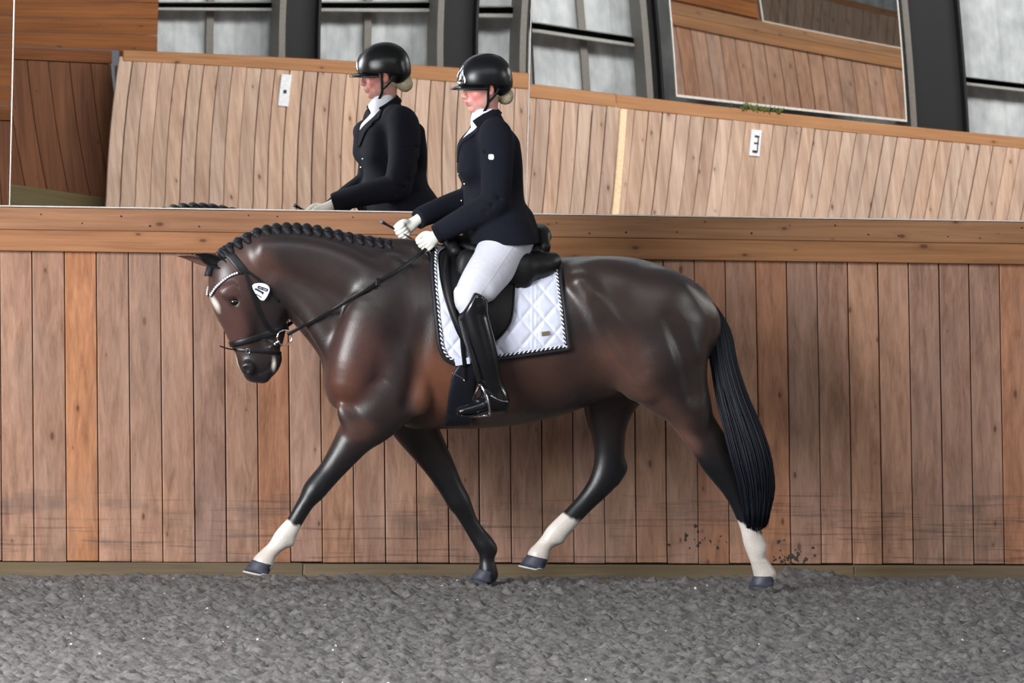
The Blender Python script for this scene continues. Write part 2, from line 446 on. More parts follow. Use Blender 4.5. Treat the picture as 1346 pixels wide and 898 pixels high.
# ------------------------------------------------------------------ the opposite side, seen in the mirrors
FY = -22.0
def build_far():
    def fy(z, e=0): return FY-LEAN*(z-1.75)*.5-e           # leans away from the arena too
    mb = MB(); w = .112
    def sl(x): return .16 if x < 6.4 else .16+.10*min(1, (x-6.4)/2.5)
    x = 3.02; i = 0
    while x < 26:
        r = random.Random(i+900); tn = 1+r.uniform(-.09, .07); wm = r.uniform(-.04, .04)
        yj = r.uniform(0, .006); gap = r.choice((.0015, .003, .005))
        mb.box((x+gap, 0, .05), (x+w-gap, .026, 1.70), .003,
               fn=lambda p: (p[0]+sl(x)*(p[2]-1.7), fy(p[2], p[1]+yj-.026), p[2]),
               tint=(tn*(1+wm), tn, tn*(1-wm)), off=(r.uniform(0, 50), 0, r.uniform(0, 50)))
        x += w; i += 1
    mb.box((3.0, .03, .03), (26, .05, 1.62), 0, fn=lambda p: (p[0], fy(p[2], p[1]), p[2]), tint=(.3, .28, .26))
    structure(mb.build('wall_front', M['far_wood']))
    mb = MB(); r = random.Random(4); x = 3.05
    for x1 in (6.9, 11.2, 16, 26):
        t = 1+r.uniform(-.05, .05)
        mb.box((x, -.11, 1.665), (x1-.002, .035, 1.752), .005, fn=lambda p: (p[0], FY+p[1], p[2]), tint=(t, t, t), off=(r.uniform(0, 9), r.uniform(0, 9), 0)); x = x1
    structure(mb.build('trim_3', M['far_rail']))
    # darker boarding left of the corner, lower boards upright, upper boards lying
    mb = MB(); x = 1.2; i = 0
    while x < 3.0:
        r = random.Random(i+40); tn = 1+r.uniform(-.14, .14); ww = min(.166, 3.02-x)
        mb.box((x+.002, 0, .46), (x+ww-.002, .025, 1.62), .003, fn=lambda p: (p[0]-.08*(p[2]-1.7), FY-.30+p[1], p[2]), tint=(tn*(1+r.uniform(-.02, .12)), tn, tn), off=(r.uniform(0, 50), 0, r.uniform(0, 50)))
        x += .166; i += 1
    mb.box((.9, -.34, .3), (3.02, -.305, 1.72), 0, fn=lambda p: (p[0], FY+p[1], p[2]), tint=(.3, .3, .3))
    structure(mb.build('wall_left', M['end_wood']))
    mb = MB()
    mb.box((.9, -.33, 1.625), (3.03, -.26, 1.735), .004, fn=lambda p: (p[0], FY+p[1], p[2]), tint=(.86, .82, .80))
    for k in range(14):
        z0 = 1.742+k*.135; r = random.Random(k+60); t = 1+r.uniform(-.12, .1)
        mb.box((.9, -.36, z0), (3.40, -.32, z0+.132), .003, fn=lambda p: (p[0], FY+p[1], p[2]), tint=(t, t*.98, t*.96), off=(r.uniform(0, 30), r.uniform(0, 9), r.uniform(0, 9)))
    structure(mb.build('wall_left_upper', M['band_wood']))
    mb = MB(); mb.box((.9, -.32, .0), (3.0, -.20, .47), .01, fn=lambda p: (p[0], FY+p[1], p[2]), tint=(.9, .95, .8))
    structure(mb.build('baseboard_left', M['sill_wood']))
    # cladding sheets between the columns
    mb = MB()
    n = 220; xs = np.linspace(3.38, 26, n*4)
    prof = FY-.62+.012*np.sign(np.sin(xs*2*pi/.2))*np.abs(np.sin(xs*2*pi/.2))**.4*.4
    V = np.concatenate([np.stack([xs, prof, np.full_like(xs, z)], 1) for z in (1.5, 4.3)])
    N = len(xs); mb.add(V, [(j, j+1, j+1+N, j+N) for j in range(N-1)])
    structure(mb.build('wall_front_cladding', M['clad']))
    def seam(nm, xx):
        mb = MB(); mb.box((xx-.03, -.60, 1.5), (xx+.03, -.56, 4.3), .004, fn=lambda p: (p[0]+.0*(p[2]-1.75), FY+p[1], p[2])); structure(mb.build(nm, M['steel_grey']))
    for q, xx in enumerate((3.87, 5.13, 6.84, 11.2, 12.6)): seam('trim_%d' % (10+q), xx)
    # steel columns: I profile, light on the left flange painted in as a grey edge
    for q, (xl, xr, ln) in enumerate(((4.33, 4.66, 0), (5.59, 5.92, 0), (6.25, 6.32, .03), (7.22, 7.36, 0), (9.36, 9.84, 0), (12.0, 12.3, 0), (14.5, 14.8, 0))):
        mb = MB()
        mb.box((xl, -.20, .0), (xl+.05, -.50, 4.3), 0, fn=lambda p: (p[0]+ln*(p[2]-1.75), FY+p[1], p[2]), mi=1)
        mb.box((xl+.05, -.30, .0), (xr, -.42, 4.3), 0, fn=lambda p: (p[0]+ln*(p[2]-1.75), FY+p[1], p[2]), mi=0)
        mb.box((xr-.02, -.20, .0), (xr, -.50, 4.3), 0, fn=lambda p: (p[0]+ln*(p[2]-1.75), FY+p[1], p[2]), mi=0)
        structure(mb.build('column_%d' % (q+1), [M['steel'], M['steel_grey']]))
    for q, (xl, xr, z) in enumerate(((3.32, 4.33, 2.10), (4.63, 5.59, 2.10), (5.88, 6.3, 2.07), (6.3, 7.22, 2.10), (9.66, 12.0, 2.13), (12.3, 14.5, 2.1), (14.8, 20, 2.1))):
        mb = MB(); mb.box((xl, -.56, z), (xr, -.44, z+.05), .006, fn=lambda p: (p[0], FY+p[1], p[2])); mb.box((xl, -.47, z-.02), (xr, -.44, z+.05), .006, fn=lambda p: (p[0], FY+p[1], p[2]))
        structure(mb.build('girt_%d' % (q+1), M['girt']))
build_far()
bm = build_mirror(7.40, 9.27, (-.008, 0, 0, .0005, 0, 0), 'smaller mirror on the opposite wall, seen inside the right hand mirror', z0=1.80, z1=3.1, y=FY-.02, flip=-1, edge=.014)

def sign(name, cx, cz, w, h, label, strokes, tilt=.16):
    """white marker board with black letter strokes; it hangs on the opposite wall, so the mirror turns it"""
    root = empty(name, (cx, FY+.04, cz-h/2)); tag(root, label, 'sign')
    mb = MB(); f = lambda p: (cx+p[0]+tilt*p[2], FY+.045+p[1], cz+p[2])
    mb.box((-w/2, -.012, -h/2), (w/2, .012, h/2), .003, fn=f); mb.build('board', M['white'], root)
    mb = MB()
    for (a, b, c, d) in strokes: mb.box((a, .012, b), (c, .016, d), 0, fn=f)
    mb.build('lettering', M['black'], root)
sign('marker_sign', 4.31, 1.515, .082, .235, 'narrow white marker board with a small black mark, left of the mirrored helmet', [(-.012, -.02, .012, .005)])
sign('marker_sign', 8.0, 1.52, .085, .19, 'white marker board with three black strokes below the second mirror', [(-.012, .042, .024, .056), (-.012, -.006, .024, .006), (-.020, -.070, .020, -.052), (.014, -.06, .022, .05)])
mb = MB(); mb.box((6.93, 0, .06), (6.985, .03, 1.66), .004, fn=lambda p: (p[0]+.16*(p[2]-1.7), FY-LEAN*.5*(p[2]-1.75)+.02+p[1], p[2]))
o = mb.build('trim_20', plain('pale_batten', srgb(236, 206, 168), .6)); structure(o)
def moss():
    mb = MB(); r = random.Random(3)
    for i in range(46):
        x = 8.02+r.gauss(0, .10); z = 1.758+abs(r.gauss(0, .012)); 
        q = [(x, FY+.02+r.uniform(-.02, .02), z-.02), (x+r.uniform(-.03, .03), FY+.03, z+r.uniform(.005, .035))]
        mb.tube(q, (.008, .003), 5)
    tag(mb.build('moss_tuft', M['moss'], None, True), 'green moss tuft on the ledge below the second mirror', 'moss', kind='stuff')
moss()
def splash():
    mb = MB(); r = random.Random(8)
    for i in range(70):
        x, y = r.gauss(1040, 16), 741-abs(r.gauss(0, 11))
        if r.random() < .35: x, y = r.gauss(928, 16), r.gauss(712, 6)
        z = P(x, y, y=-.25)[2]; yy = kick_y(z)-.001 if z > .05 else -.292; p = P(x, y, y=yy); q = r.uniform(.004, .012)
        th = np.arange(7)*2*pi/7; V = [p+np.array([q*cos(a)*r.uniform(.6, 1.3), 0.002, q*sin(a)*r.uniform(.6, 1.5)]) for a in th]+[p+np.array([0, -q*.7, 0])]
        mb.add(V, [(j, (j+1) % 7, 7) for j in range(7)])
    tag(mb.build('mud_splash', M['mud'], None, True), 'dark wet sand flung against the boards behind the hind hoof', 'mud', kind='stuff')
M['mud'] = plain('wet_sand', srgb(62, 54, 50), .95, bump=.4, bscale=200)
splash()

# ------------------------------------------------------------------ light
def area(name, loc, target, sx, sy, power, col=(1, 1, 1)):
    l = bpy.data.lights.new(name, 'AREA'); l.shape = 'RECTANGLE'; l.size = sx; l.size_y = sy; l.energy = power; l.color = col
    o = bpy.data.objects.new(name, l); COL.objects.link(o); o.location = loc
    o.rotation_euler = (Vector(target)-Vector(loc)).to_track_quat('-Z', 'Y').to_euler(); return o
area('skylight', (-4, -9.0, 7.5), (-4, -9.0, 0), 18, 2.4, 560, (.96, .98, 1.0))
area('doorway_daylight', (-10.0, -8.5, 4.2), (-.8, -.6, .9), 5.5, 4.6, 2350, (.97, .985, 1.0))
area('far_wall_fill', (8, -15.0, 6.5), (7, -22, 1.3), 12, 1.5, 1280, (1, .985, .96))  # added fill lamp, no real skylight: brightens the opposite wall and cladding
area('wall_end_fill', (16.5, -6.5, 6.5), (16, 0, 1.2), 8, 1.5, 950, (1, .985, .96))  # added fill lamp for the wall stretch that shows in the opposite mirror
wd = bpy.data.worlds.new('world'); SC.world = wd; wd.use_nodes = True
wd.node_tree.nodes['Background'].inputs[0].default_value = (.80, .86, .95, 1); wd.node_tree.nodes['Background'].inputs[1].default_value = .19
SC.view_settings.view_transform = 'Standard'; SC.view_settings.look = 'None'; SC.view_settings.gamma = 1; SC.view_settings.use_curve_mapping = False
SC.view_settings.exposure = -0.02
SC.cycles.max_bounces = 10; SC.cycles.glossy_bounces = 8

# ------------------------------------------------------------------ implicit surfaces (smooth bodies)
class Field:
    def __init__(s, lo, hi, h):
        lo, hi = np.minimum(lo, hi), np.maximum(lo, hi)
        s.lo = np.array(lo, float); s.h = h
        s.n = np.ceil((np.array(hi)-s.lo)/h).astype(int)+1
        s.D = np.full(tuple(s.n), 1.0, np.float32)
        s.ax = [s.lo[a]+h*np.arange(s.n[a]) for a in range(3)]
    def win(s, lo, hi):
        a = np.clip(np.floor((np.array(lo)-s.lo)/s.h).astype(int), 0, s.n-1)
        b = np.clip(np.ceil((np.array(hi)-s.lo)/s.h).astype(int)+1, 1, s.n)
        if np.any(b <= a): return None
        sl = tuple(slice(a[i], b[i]) for i in range(3))
        g = [s.ax[i][sl[i]] for i in range(3)]
        return sl, (g[0][:, None, None], g[1][None, :, None], g[2][None, None, :])
    def blend(s, sl, d, k, sub=False):
        D = s.D[sl]; d = d.astype(np.float32)
        if sub: d = -d
        if k <= 0:
            s.D[sl] = np.maximum(D, d) if sub else np.minimum(D, d); return
        h = np.maximum(k-np.abs(D-d), 0)/k
        s.D[sl] = (np.maximum(D, d)+h*h*k*.25) if sub else (np.minimum(D, d)-h*h*k*.25)
    def ell(s, c, r, rot=None, k=.03, sub=False):
        c = np.array(c, float); r = np.array(r, float); R = np.eye(3) if rot is None else np.array(rot)
        m = np.sqrt(((R.T*r[:, None])**2).sum(0)) if False else np.sqrt(((R*r)**2).sum(1))
        w = s.win(c-m-k-.02, c+m+k+.02)
        if w is None: return
        sl, (X, Y, Z) = w
        q = [(X-c[0])*R[0, i]+(Y-c[1])*R[1, i]+(Z-c[2])*R[2, i] for i in range(3)]
        k0 = np.sqrt(sum((q[i]/r[i])**2 for i in range(3))); k1 = np.sqrt(sum((q[i]/r[i]**2)**2 for i in range(3)))+1e-9
        s.blend(sl, k0*(k0-1)/k1, k, sub)
    def tube(s, rows, k=.03, n=None, lat=(0, 1, 0), sub=False, raw=False, ppow=2.0):
        """rows: x y z ra rb ; ra in the side plane, rb along lat"""
        rows = np.asarray(rows, float)
        if rows.shape[1] == 4: rows = np.concatenate([rows, rows[:, 3:4]], 1)
        n = n or (len(rows)-1)*5+1
        q = rows if raw else spline(rows, n)
        q[:, 3:] = np.maximum(q[:, 3:], .002)
        rm = q[:, 3:].max()
        w = s.win(q[:, :3].min(0)-rm-k-.02, q[:, :3].max(0)+rm+k+.02)
        if w is None: return
        sl, _ = w
        loc = np.full(s.D[sl].shape, 1.0, np.float32)
        base = [x.start for x in sl]
        for i in range(len(q)-1):
            a, b = q[i, :3], q[i+1, :3]; R = max(q[i, 3:].max(), q[i+1, 3:].max())+k+.02
            w2 = s.win(np.minimum(a, b)-R, np.maximum(a, b)+R)
            if w2 is None: continue
            s2, (X, Y, Z) = w2
            L = np.linalg.norm(b-a)+1e-9; T = (b-a)/L
            B = np.array(lat, float); B = B-T*B.dot(T)
            if np.linalg.norm(B) < .15: B = np.array([.1, .2, 1.0]); B = B-T*B.dot(T)
            B /= np.linalg.norm(B)+1e-9; N = np.cross(B, T)
            dx, dy, dz = X-a[0], Y-a[1], Z-a[2]
            t = dx*T[0]+dy*T[1]+dz*T[2]; u = np.clip(t/L, 0, 1)
            ra = q[i, 3]+(q[i+1, 3]-q[i, 3])*u; rb = q[i, 4]+(q[i+1, 4]-q[i, 4])*u
            nn = dx*N[0]+dy*N[1]+dz*N[2]; bb = dx*B[0]+dy*B[1]+dz*B[2]
            ov = t-u*L; rc = np.minimum(ra, rb)
            if ppow == 2.0:
                k0 = np.sqrt((nn/ra)**2+(bb/rb)**2+(ov/rc)**2)
            else:
                k0 = (np.abs(nn/ra)**ppow+np.abs(bb/rb)**ppow+np.abs(ov/rc)**ppow)**(1/ppow)
            k1 = np.sqrt((nn/ra**2)**2+(bb/rb**2)**2+(ov/rc**2)**2)+1e-6
            d = np.where(k0 < .05, -rc, k0*(k0-1)/k1)
            s3 = tuple(slice(x.start-base[j], x.stop-base[j]) for j, x in enumerate(s2))
            # the window of a segment can poke out of loc by rounding
            lv = loc[s3]
            if lv.shape != d.shape: d = d[tuple(slice(0, z) for z in lv.shape)]
            loc[s3] = np.minimum(lv, d)
        s.blend(sl, loc, k, sub)
    def half(s, pt, nrm, k=0.0):
        """cut away everything on the side nrm points to"""
        nrm = np.array(nrm, float); nrm /= np.linalg.norm(nrm)
        X, Y, Z = s.ax[0][:, None, None], s.ax[1][None, :, None], s.ax[2][None, None, :]
        d = (X-pt[0])*nrm[0]+(Y-pt[1])*nrm[1]+(Z-pt[2])*nrm[2]
        s.blend((slice(None),)*3, -d, k, True)
    def mesh(s, smooth=0):
        D = s.D; nx, ny, nz = D.shape; ins = D < 0
        cnt = np.zeros((nx-1, ny-1, nz-1), np.int8)
        for a in (0, 1):
            for b in (0, 1):
                for c in (0, 1): cnt += ins[a:nx-1+a, b:ny-1+b, c:nz-1+c]
        act = (cnt > 0) & (cnt < 8)
        I = np.argwhere(act); idx = np.full(act.shape, -1, np.int64); idx[act] = np.arange(len(I))
        acc = np.zeros((len(I), 3)); num = np.zeros(len(I))
        cor = [(a, b, c) for a in (0, 1) for b in (0, 1) for c in (0, 1)]
        for p in cor:
            for ax in range(3):
                if p[ax]: continue
                q = list(p); q[ax] = 1
                d0 = D[I[:, 0]+p[0], I[:, 1]+p[1], I[:, 2]+p[2]].astype(float); d1 = D[I[:, 0]+q[0], I[:, 1]+q[1], I[:, 2]+q[2]].astype(float)
                c = (d0 < 0) != (d1 < 0); t = np.where(c, d0/np.where(c, d0-d1, 1), 0)
                pos = np.tile(np.array(p, float), (len(I), 1)); pos[:, ax] = t
                acc[c] += pos[c]; num[c] += 1
        V = (I+acc/np.maximum(num, 1)[:, None])*s.h+s.lo
        F = []
        for ax in range(3):
            b, c = (ax+1) % 3, (ax+2) % 3
            sl0 = [slice(None)]*3; sl1 = [slice(None)]*3; sl0[ax] = slice(0, -1); sl1[ax] = slice(1, None)
            e = ins[tuple(sl0)] != ins[tuple(sl1)]
            E = np.argwhere(e); E = E[(E[:, b] > 0) & (E[:, c] > 0) & (E[:, b] < D.shape[b]-1) & (E[:, c] < D.shape[c]-1)]
            g = lambda db, dc: (lambda z: idx[z[:, 0], z[:, 1], z[:, 2]])(E-np.eye(3, dtype=int)[b]*db-np.eye(3, dtype=int)[c]*dc)
            q = np.stack([g(1, 1), g(0, 1), g(0, 0), g(1, 0)], 1)
            fl = ~ins[E[:, 0], E[:, 1], E[:, 2]]
            q[fl] = q[fl][:, ::-1]; F.append(q)
        F = np.concatenate(F)
        for _ in range(smooth):
            A = np.zeros_like(V); N = np.zeros(len(V))
            for i in range(4):
                j = (i+1) % 4
                np.add.at(A, F[:, i], V[F[:, j]]); np.add.at(A, F[:, j], V[F[:, i]]); np.add.at(N, F[:, i], 1); np.add.at(N, F[:, j], 1)
            V = V*.5+.5*A/np.maximum(N, 1)[:, None]
        return V, F
def rowP(rows, o0=None):
    """rows of (px, py, o, ra_px[, rb_px]) -> world x y z ra rb"""
    out = []
    for r in rows:
        p = P(r[0], r[1], r[2]); ra = r[3]*PX; rb = (r[4] if len(r) > 4 else r[3])*PX
        out.append((*p, ra, rb))
    return np.array(out)

# ------------------------------------------------------------------ the horse
def coat_mat():
    t = NT('bay_coat'); a = t.n('ShaderNodeAttribute', attribute_name='coat').outputs['Color']
    hair = t.noise(t.vec((60, 60, 22)), 6, 4, .6)
    big = t.noise(t.vec(), 9, 3)
    c = t.mix(1.0, a, t.ramp(hair, [(.3, .86), (.7, 1.12)]), 'MULTIPLY')
    c = t.mix(1.0, c, t.ramp(big, [(.3, .88), (.7, 1.12)]), 'MULTIPLY')
    t.base(c); t.set(Roughness=t.math('ADD', t.math('MULTIPLY', hair, .14), .31)); t.b.inputs['Specular IOR Level'].default_value = .55
    t.b.inputs['Sheen Weight'].default_value = .05; t.b.inputs['Sheen Roughness'].default_value = .45
    t.bump(t.noise(t.vec((30, 30, 14)), 8, 4), .18, .004); return t.m
M['coat'] = coat_mat()
M['hoof'] = plain('hoof_horn', srgb(52, 54, 66), .5, bump=.2, bscale=120, var=.3)
M['hoof_pale'] = plain('hoof_rim', srgb(180, 176, 176), .6)
M['eye'] = plain('horse_eye', srgb(18, 12, 10), .08, spec=.8)
def hair_mat(name, c1, c2):
    t = NT(name); n = t.noise(t.vec((90, 90, 6)), 3, 3, .6)
    t.base(t.ramp(n, [(.3, c1), (.7, c2)])); t.set(Roughness=.55); t.b.inputs['Specular IOR Level'].default_value = .28; return t.m
M['mane'] = hair_mat('mane_hair', srgb(16, 15, 18), srgb(34, 32, 38))
M['tail'] = hair_mat('tail_hair', srgb(8, 9, 15), srgb(21, 24, 38))

def rotxz(deg):
    a = radians(deg); return np.array([[cos(a), 0, -sin(a)], [0, 1, 0], [sin(a), 0, cos(a)]])
def horse_field():
    lo = P(225, 290, .45)-np.array([.05, 0, 0]); hi = P(1045, 280, -.45)
    f = Field((lo[0], HY-.40, -.03), (hi[0], HY+.40, P(400, 285)[2]+.04), .0085)
    T = lambda rows, k=.04, **kw: f.tube(rowP(rows), k, **kw)
    def E(px, py, o, rx, ry, rz, rot=0, k=.03, sub=False):
        f.ell(P(px, py, o), (rx*PX, ry*PX, rz*PX), rotxz(rot), k, sub)
    # trunk
    T([(470, 462, 0, 52, 44), (500, 462, 0, 92, 58), (540, 450, 0, 112, 68), (580, 447, 0, 114, 75), (625, 449, 0, 112, 80), (670, 450, 0, 107, 82),
       (715, 446, 0, 101, 80), (755, 438, 0, 94, 76), (800, 430, 0, 88, 76), (840, 430, 0, 84, 76), (872, 430, 0, 72, 66), (893, 432, 0, 56, 54)], .03, n=56)
    T([(520, 345, 0, 26, 13), (560, 344, 0, 24, 15), (620, 352, 0, 22, 26), (700, 362, 0, 22, 40), (780, 370, 0, 30, 52), (830, 374, 0, 30, 50), (880, 393, 0, 26, 34), (905, 402, 0, 24, 20)], .05)
    # croup and buttock masses, both sides
    for s in (1, -1):
        E(800, 385, s*.12, 58, 36, 44, -8, .05); E(858, 408, s*.13, 58, 38, 52, 24, .05)
        E(893, 452, s*.12, 34, 34, 62, -4, .05); E(900, 495, s*.14, 27, 28, 44, -8, .05)
        E(760, 372, s*.15, 16, 14, 18, 20, .05)                  # point of the hip
        # shoulder, triceps, ribs
        T([(520, 352, s*.10, 24, 16), (496, 410, s*.17, 38, 22), (472, 470, s*.19, 36, 24), (462, 502, s*.17, 32, 26)], .05)
        E(527, 496, s*.21, 30, 18, 56, 32, .035)
        E(497, 536, s*.17, 40, 26, 34, 20, .05)
        E(455, 496, s*.12, 24, 30, 42, -14, .05)
    E(458, 478, 0, 28, 52, 56, -8, .05)
    # neck
    T([(318, 352, 0, 33, 23), (353, 348, 0, 45, 26), (387, 355, 0, 54, 28), (419, 369, 0, 64, 31), (453, 389, 0, 76, 37), (488, 412, 0, 90, 46), (515, 430, 0, 92, 52)], .035, n=40)
    T([(307, 331, 0, 12, 10), (337, 317, 0, 14, 11), (372, 312, 0, 14, 11), (410, 314, 0, 14, 11), (452, 322, 0, 16, 12), (495, 330, 0, 18, 13), (540, 336, 0, 20, 14)], .04)
    for s in (1, -1):   # neck muscle and jugular groove
        T([(345, 330, s*.075, 16, 10), (390, 335, s*.085, 22, 12), (440, 350, s*.10, 26, 14), (490, 375, s*.13, 26, 16)], .05)
        T([(362, 372, s*.06, 13, 10), (400, 398, s*.085, 16, 12), (432, 440, s*.11, 20, 14), (452, 478, s*.13, 20, 14)], .05)
    # head
    T([(306, 346, 0, 27, 21), (308, 362, 0, 33, 27), (310, 382, 0, 35, 29), (316, 402, 0, 34, 27), (322, 422, 0, 30, 21), (327, 440, 0, 27, 17), (332, 458, 0, 24, 15), (336, 474, 0, 24, 16), (339, 486, 0, 20, 15)], .02, n=40)
    for s in (1, -1):
        E(347, 388, s*.065, 29, 9, 38, 14, .03)                 # jowl
        E(353, 420, s*.045, 15, 8, 26, 28, .03)
        T([(303, 378, s*.098, 8, 5), (312, 396, s*.10, 7, 5), (322, 418, s*.085, 6, 4), (330, 436, s*.07, 5, 3)], .02)  # face crest
        E(301, 383, s*.102, 13, 5, 9, 20, .02)                  # brow
        E(308, 397, s*.118, 7, 4, 6, 15, .012, True)            # eye socket
        E(326, 484, s*.060, 9, 6, 9, 0, .02)                    # nostril wing
        E(324, 487, s*.082, 5, 5, 6.5, 30, .010, True)
        # ears
    T([(350, 462, 0, 16, 12), (355, 472, 0, 16, 12), (355, 482, 0, 11, 11), (350, 488, 0, 9, 11)], .03)   # chin
    T([(332, 493, 0, 8, 12), (346, 497, 0, 7, 12)], .02)
    T([(363, 448, 0, 9, 12), (362, 430, 0, 14, 14), (362, 405, 0, 16, 17)], .02)
    T([(340, 492, .07, .6, 5), (352, 487, .07, .6, 5), (361, 476, .06, .6, 5)], .012, sub=True)   # mouth line
    # forelegs
    o = .165
    T([(505, 525, .17, 44, 26), (490, 550, o, 34, 23), (470, 571, o, 26, 19), (452, 596, o, 20, 16), (434, 620, o, 16, 13), (422, 634, o, 15.5, 13), (413, 645, o, 15, 13.5), (404, 658, o, 11.5, 11), (396, 671, o, 10.5, 9), (386, 688, o, 10.5, 8.5), (378, 700, o, 12.5, 10), (371, 709, o, 12.5, 11), (361, 720, o, 9.5, 9), (352, 730, o, 10.5, 10), (346, 740, o, 14, 13)], .03, n=80)
    E(466, 560, o+.04, 14, 10, 34, 38, .03)
    E(382, 714, o, 4, 5, 4, 0, .03)
    o = -.165
    T([(530, 525, -.16, 40, 24), (545, 560, o, 30, 22), (562, 588, o, 24, 18), (578, 614, o, 19.5, 15), (592, 640, o, 16, 13.5), (602, 658, o, 15.5, 13.5), (609, 670, o, 13, 12), (617, 686, o, 11, 9.5), (627, 702, o, 11.5, 9), (637, 716, o, 13, 11), (640, 724, o, 12, 10.5), (640, 736, o, 9.5, 9), (641, 748, o, 12, 11), (642, 756, o, 13, 12)], .03, n=80)
    E(648, 722, o, 4, 5, 5, 0, .03)
    # hind legs
    o = .145
    T([(862, 428, .13, 66, 42), (864, 466, .15, 62, 44), (876, 494, .15, 52, 38), (898, 525, .15, 36, 30), (913, 555, o, 26.5, 22), (928, 582, o, 22.5, 18), (940, 604, o, 21, 16), (955, 622, o, 21, 14.5), (964, 638, o, 18, 13.5), (971, 656, o, 14, 12), (978, 674, o, 12.5, 10), (985, 692, o, 12.5, 9.5), (990, 708, o, 14, 11), (994, 722, o, 13.5, 11.5), (996, 735, o, 10.5, 9.5), (1001, 746, o, 12.5, 11), (1006, 757, o, 15, 13)], .03, n=90)
    T([(972, 600, o, 10, 8), (978, 612, o, 10, 8), (976, 632, o, 9, 8)], .025)            # point of the hock
    T([(936, 556, o, 5, 5), (955, 582, o, 5, 5), (974, 604, o, 5, 6)], .03)                 # big tendon
    E(842, 497, .20, 22, 15, 28, 35, .04)                                                  # stifle
    T([(795, 470, .17, 18, 10), (812, 488, .17, 15, 10), (834, 510, .17, 13, 10)], .05)       # flank fold
    E(908, 540, .20, 15, 9, 28, 34, .035)
    for s in (1, -1): T([(762, 372, s*.235, 12, 12), (780, 400, s*.255, 13, 12), (800, 440, s*.268, 14, 12), (822, 478, s*.258, 13, 11), (850, 515, s*.225, 8, 8)], .07)
    E(1001, 720, o, 4, 5, 5, 0, .03)
    o = -.145
    T([(822, 450, -.12, 60, 38), (812, 495, -.14, 46, 34), (802, 525, o, 36, 27), (799, 548, o, 29, 22), (800, 572, o, 22, 18), (801, 594, o, 20, 15.5), (800, 612, o, 20, 14.5), (795, 628, o, 19, 13.5), (784, 644, o, 15.5, 12), (770, 660, o, 13, 10), (755, 676, o, 12.5, 9.5), (742, 690, o, 13.5, 11), (730, 702, o, 13.5, 11.5), (720, 712, o, 10.5, 9.5), (713, 721, o, 11, 10.5), (708, 731, o, 15, 13)], .03, n=90)
    T([(812, 606, o, 8, 8), (817, 616, o, 8, 8), (808, 630, o, 8, 8)], .02)
    E(736, 710, o, 4, 5, 4, 0, .03)
    # belly / sheath / tail dock
    E(760, 505, 0, 30, 20, 18, 20, .05)
    T([(880, 385, 0, 20, 16), (905, 388, 0, 14, 13), (918, 402, 0, 11, 11), (926, 425, 0, 9, 9), (930, 455, 0, 7, 7)], .03)
    # a few muscle grooves
    for s in (1, -1):
        T([(560, 420, s*.30, 5, 8), (552, 480, s*.30, 6, 9), (540, 530, s*.29, 6, 10)], .06, sub=True)       # behind the shoulder
        T([(790, 400, s*.345, 6, 8), (812, 440, s*.345, 8, 10), (845, 490, s*.335, 6, 8)], .06, sub=True)
        T([(884, 420, s*.325, 8, 8), (904, 470, s*.315, 10, 10), (914, 520, s*.285, 8, 8)], .06, sub=True)
    return f
HF = horse_field()
HV, HFc = HF.mesh(2)
HBVH = BVHTree.FromPolygons([Vector(v) for v in HV], [tuple(int(i) for i in q) for q in HFc])
def hside(x, z, near=True):
    """y of the horse's flank at x, z, from the near or the far side"""
    o = Vector((x, HY-1.2 if near else HY+1.2, z)); d = Vector((0, 1 if near else -1, 0))
    h = HBVH.ray_cast(o, d); return None if h[0] is None else h[0].y
def drape(px, py, off=.01, near=True, fall=.26):
    """point of the horse's near flank that shows at px, py (near side), lifted by off"""
    o = .25
    for _ in range(4):
        p = P(px, py, o); y = hside(p[0], p[2], True); o = (HY-y) if y is not None else fall
    p = P(px, py, o+off)
    if not near:
        y = hside(p[0], p[2], False); p = np.array([p[0], (y if y is not None else HY+fall)+off, p[2]])
    return p

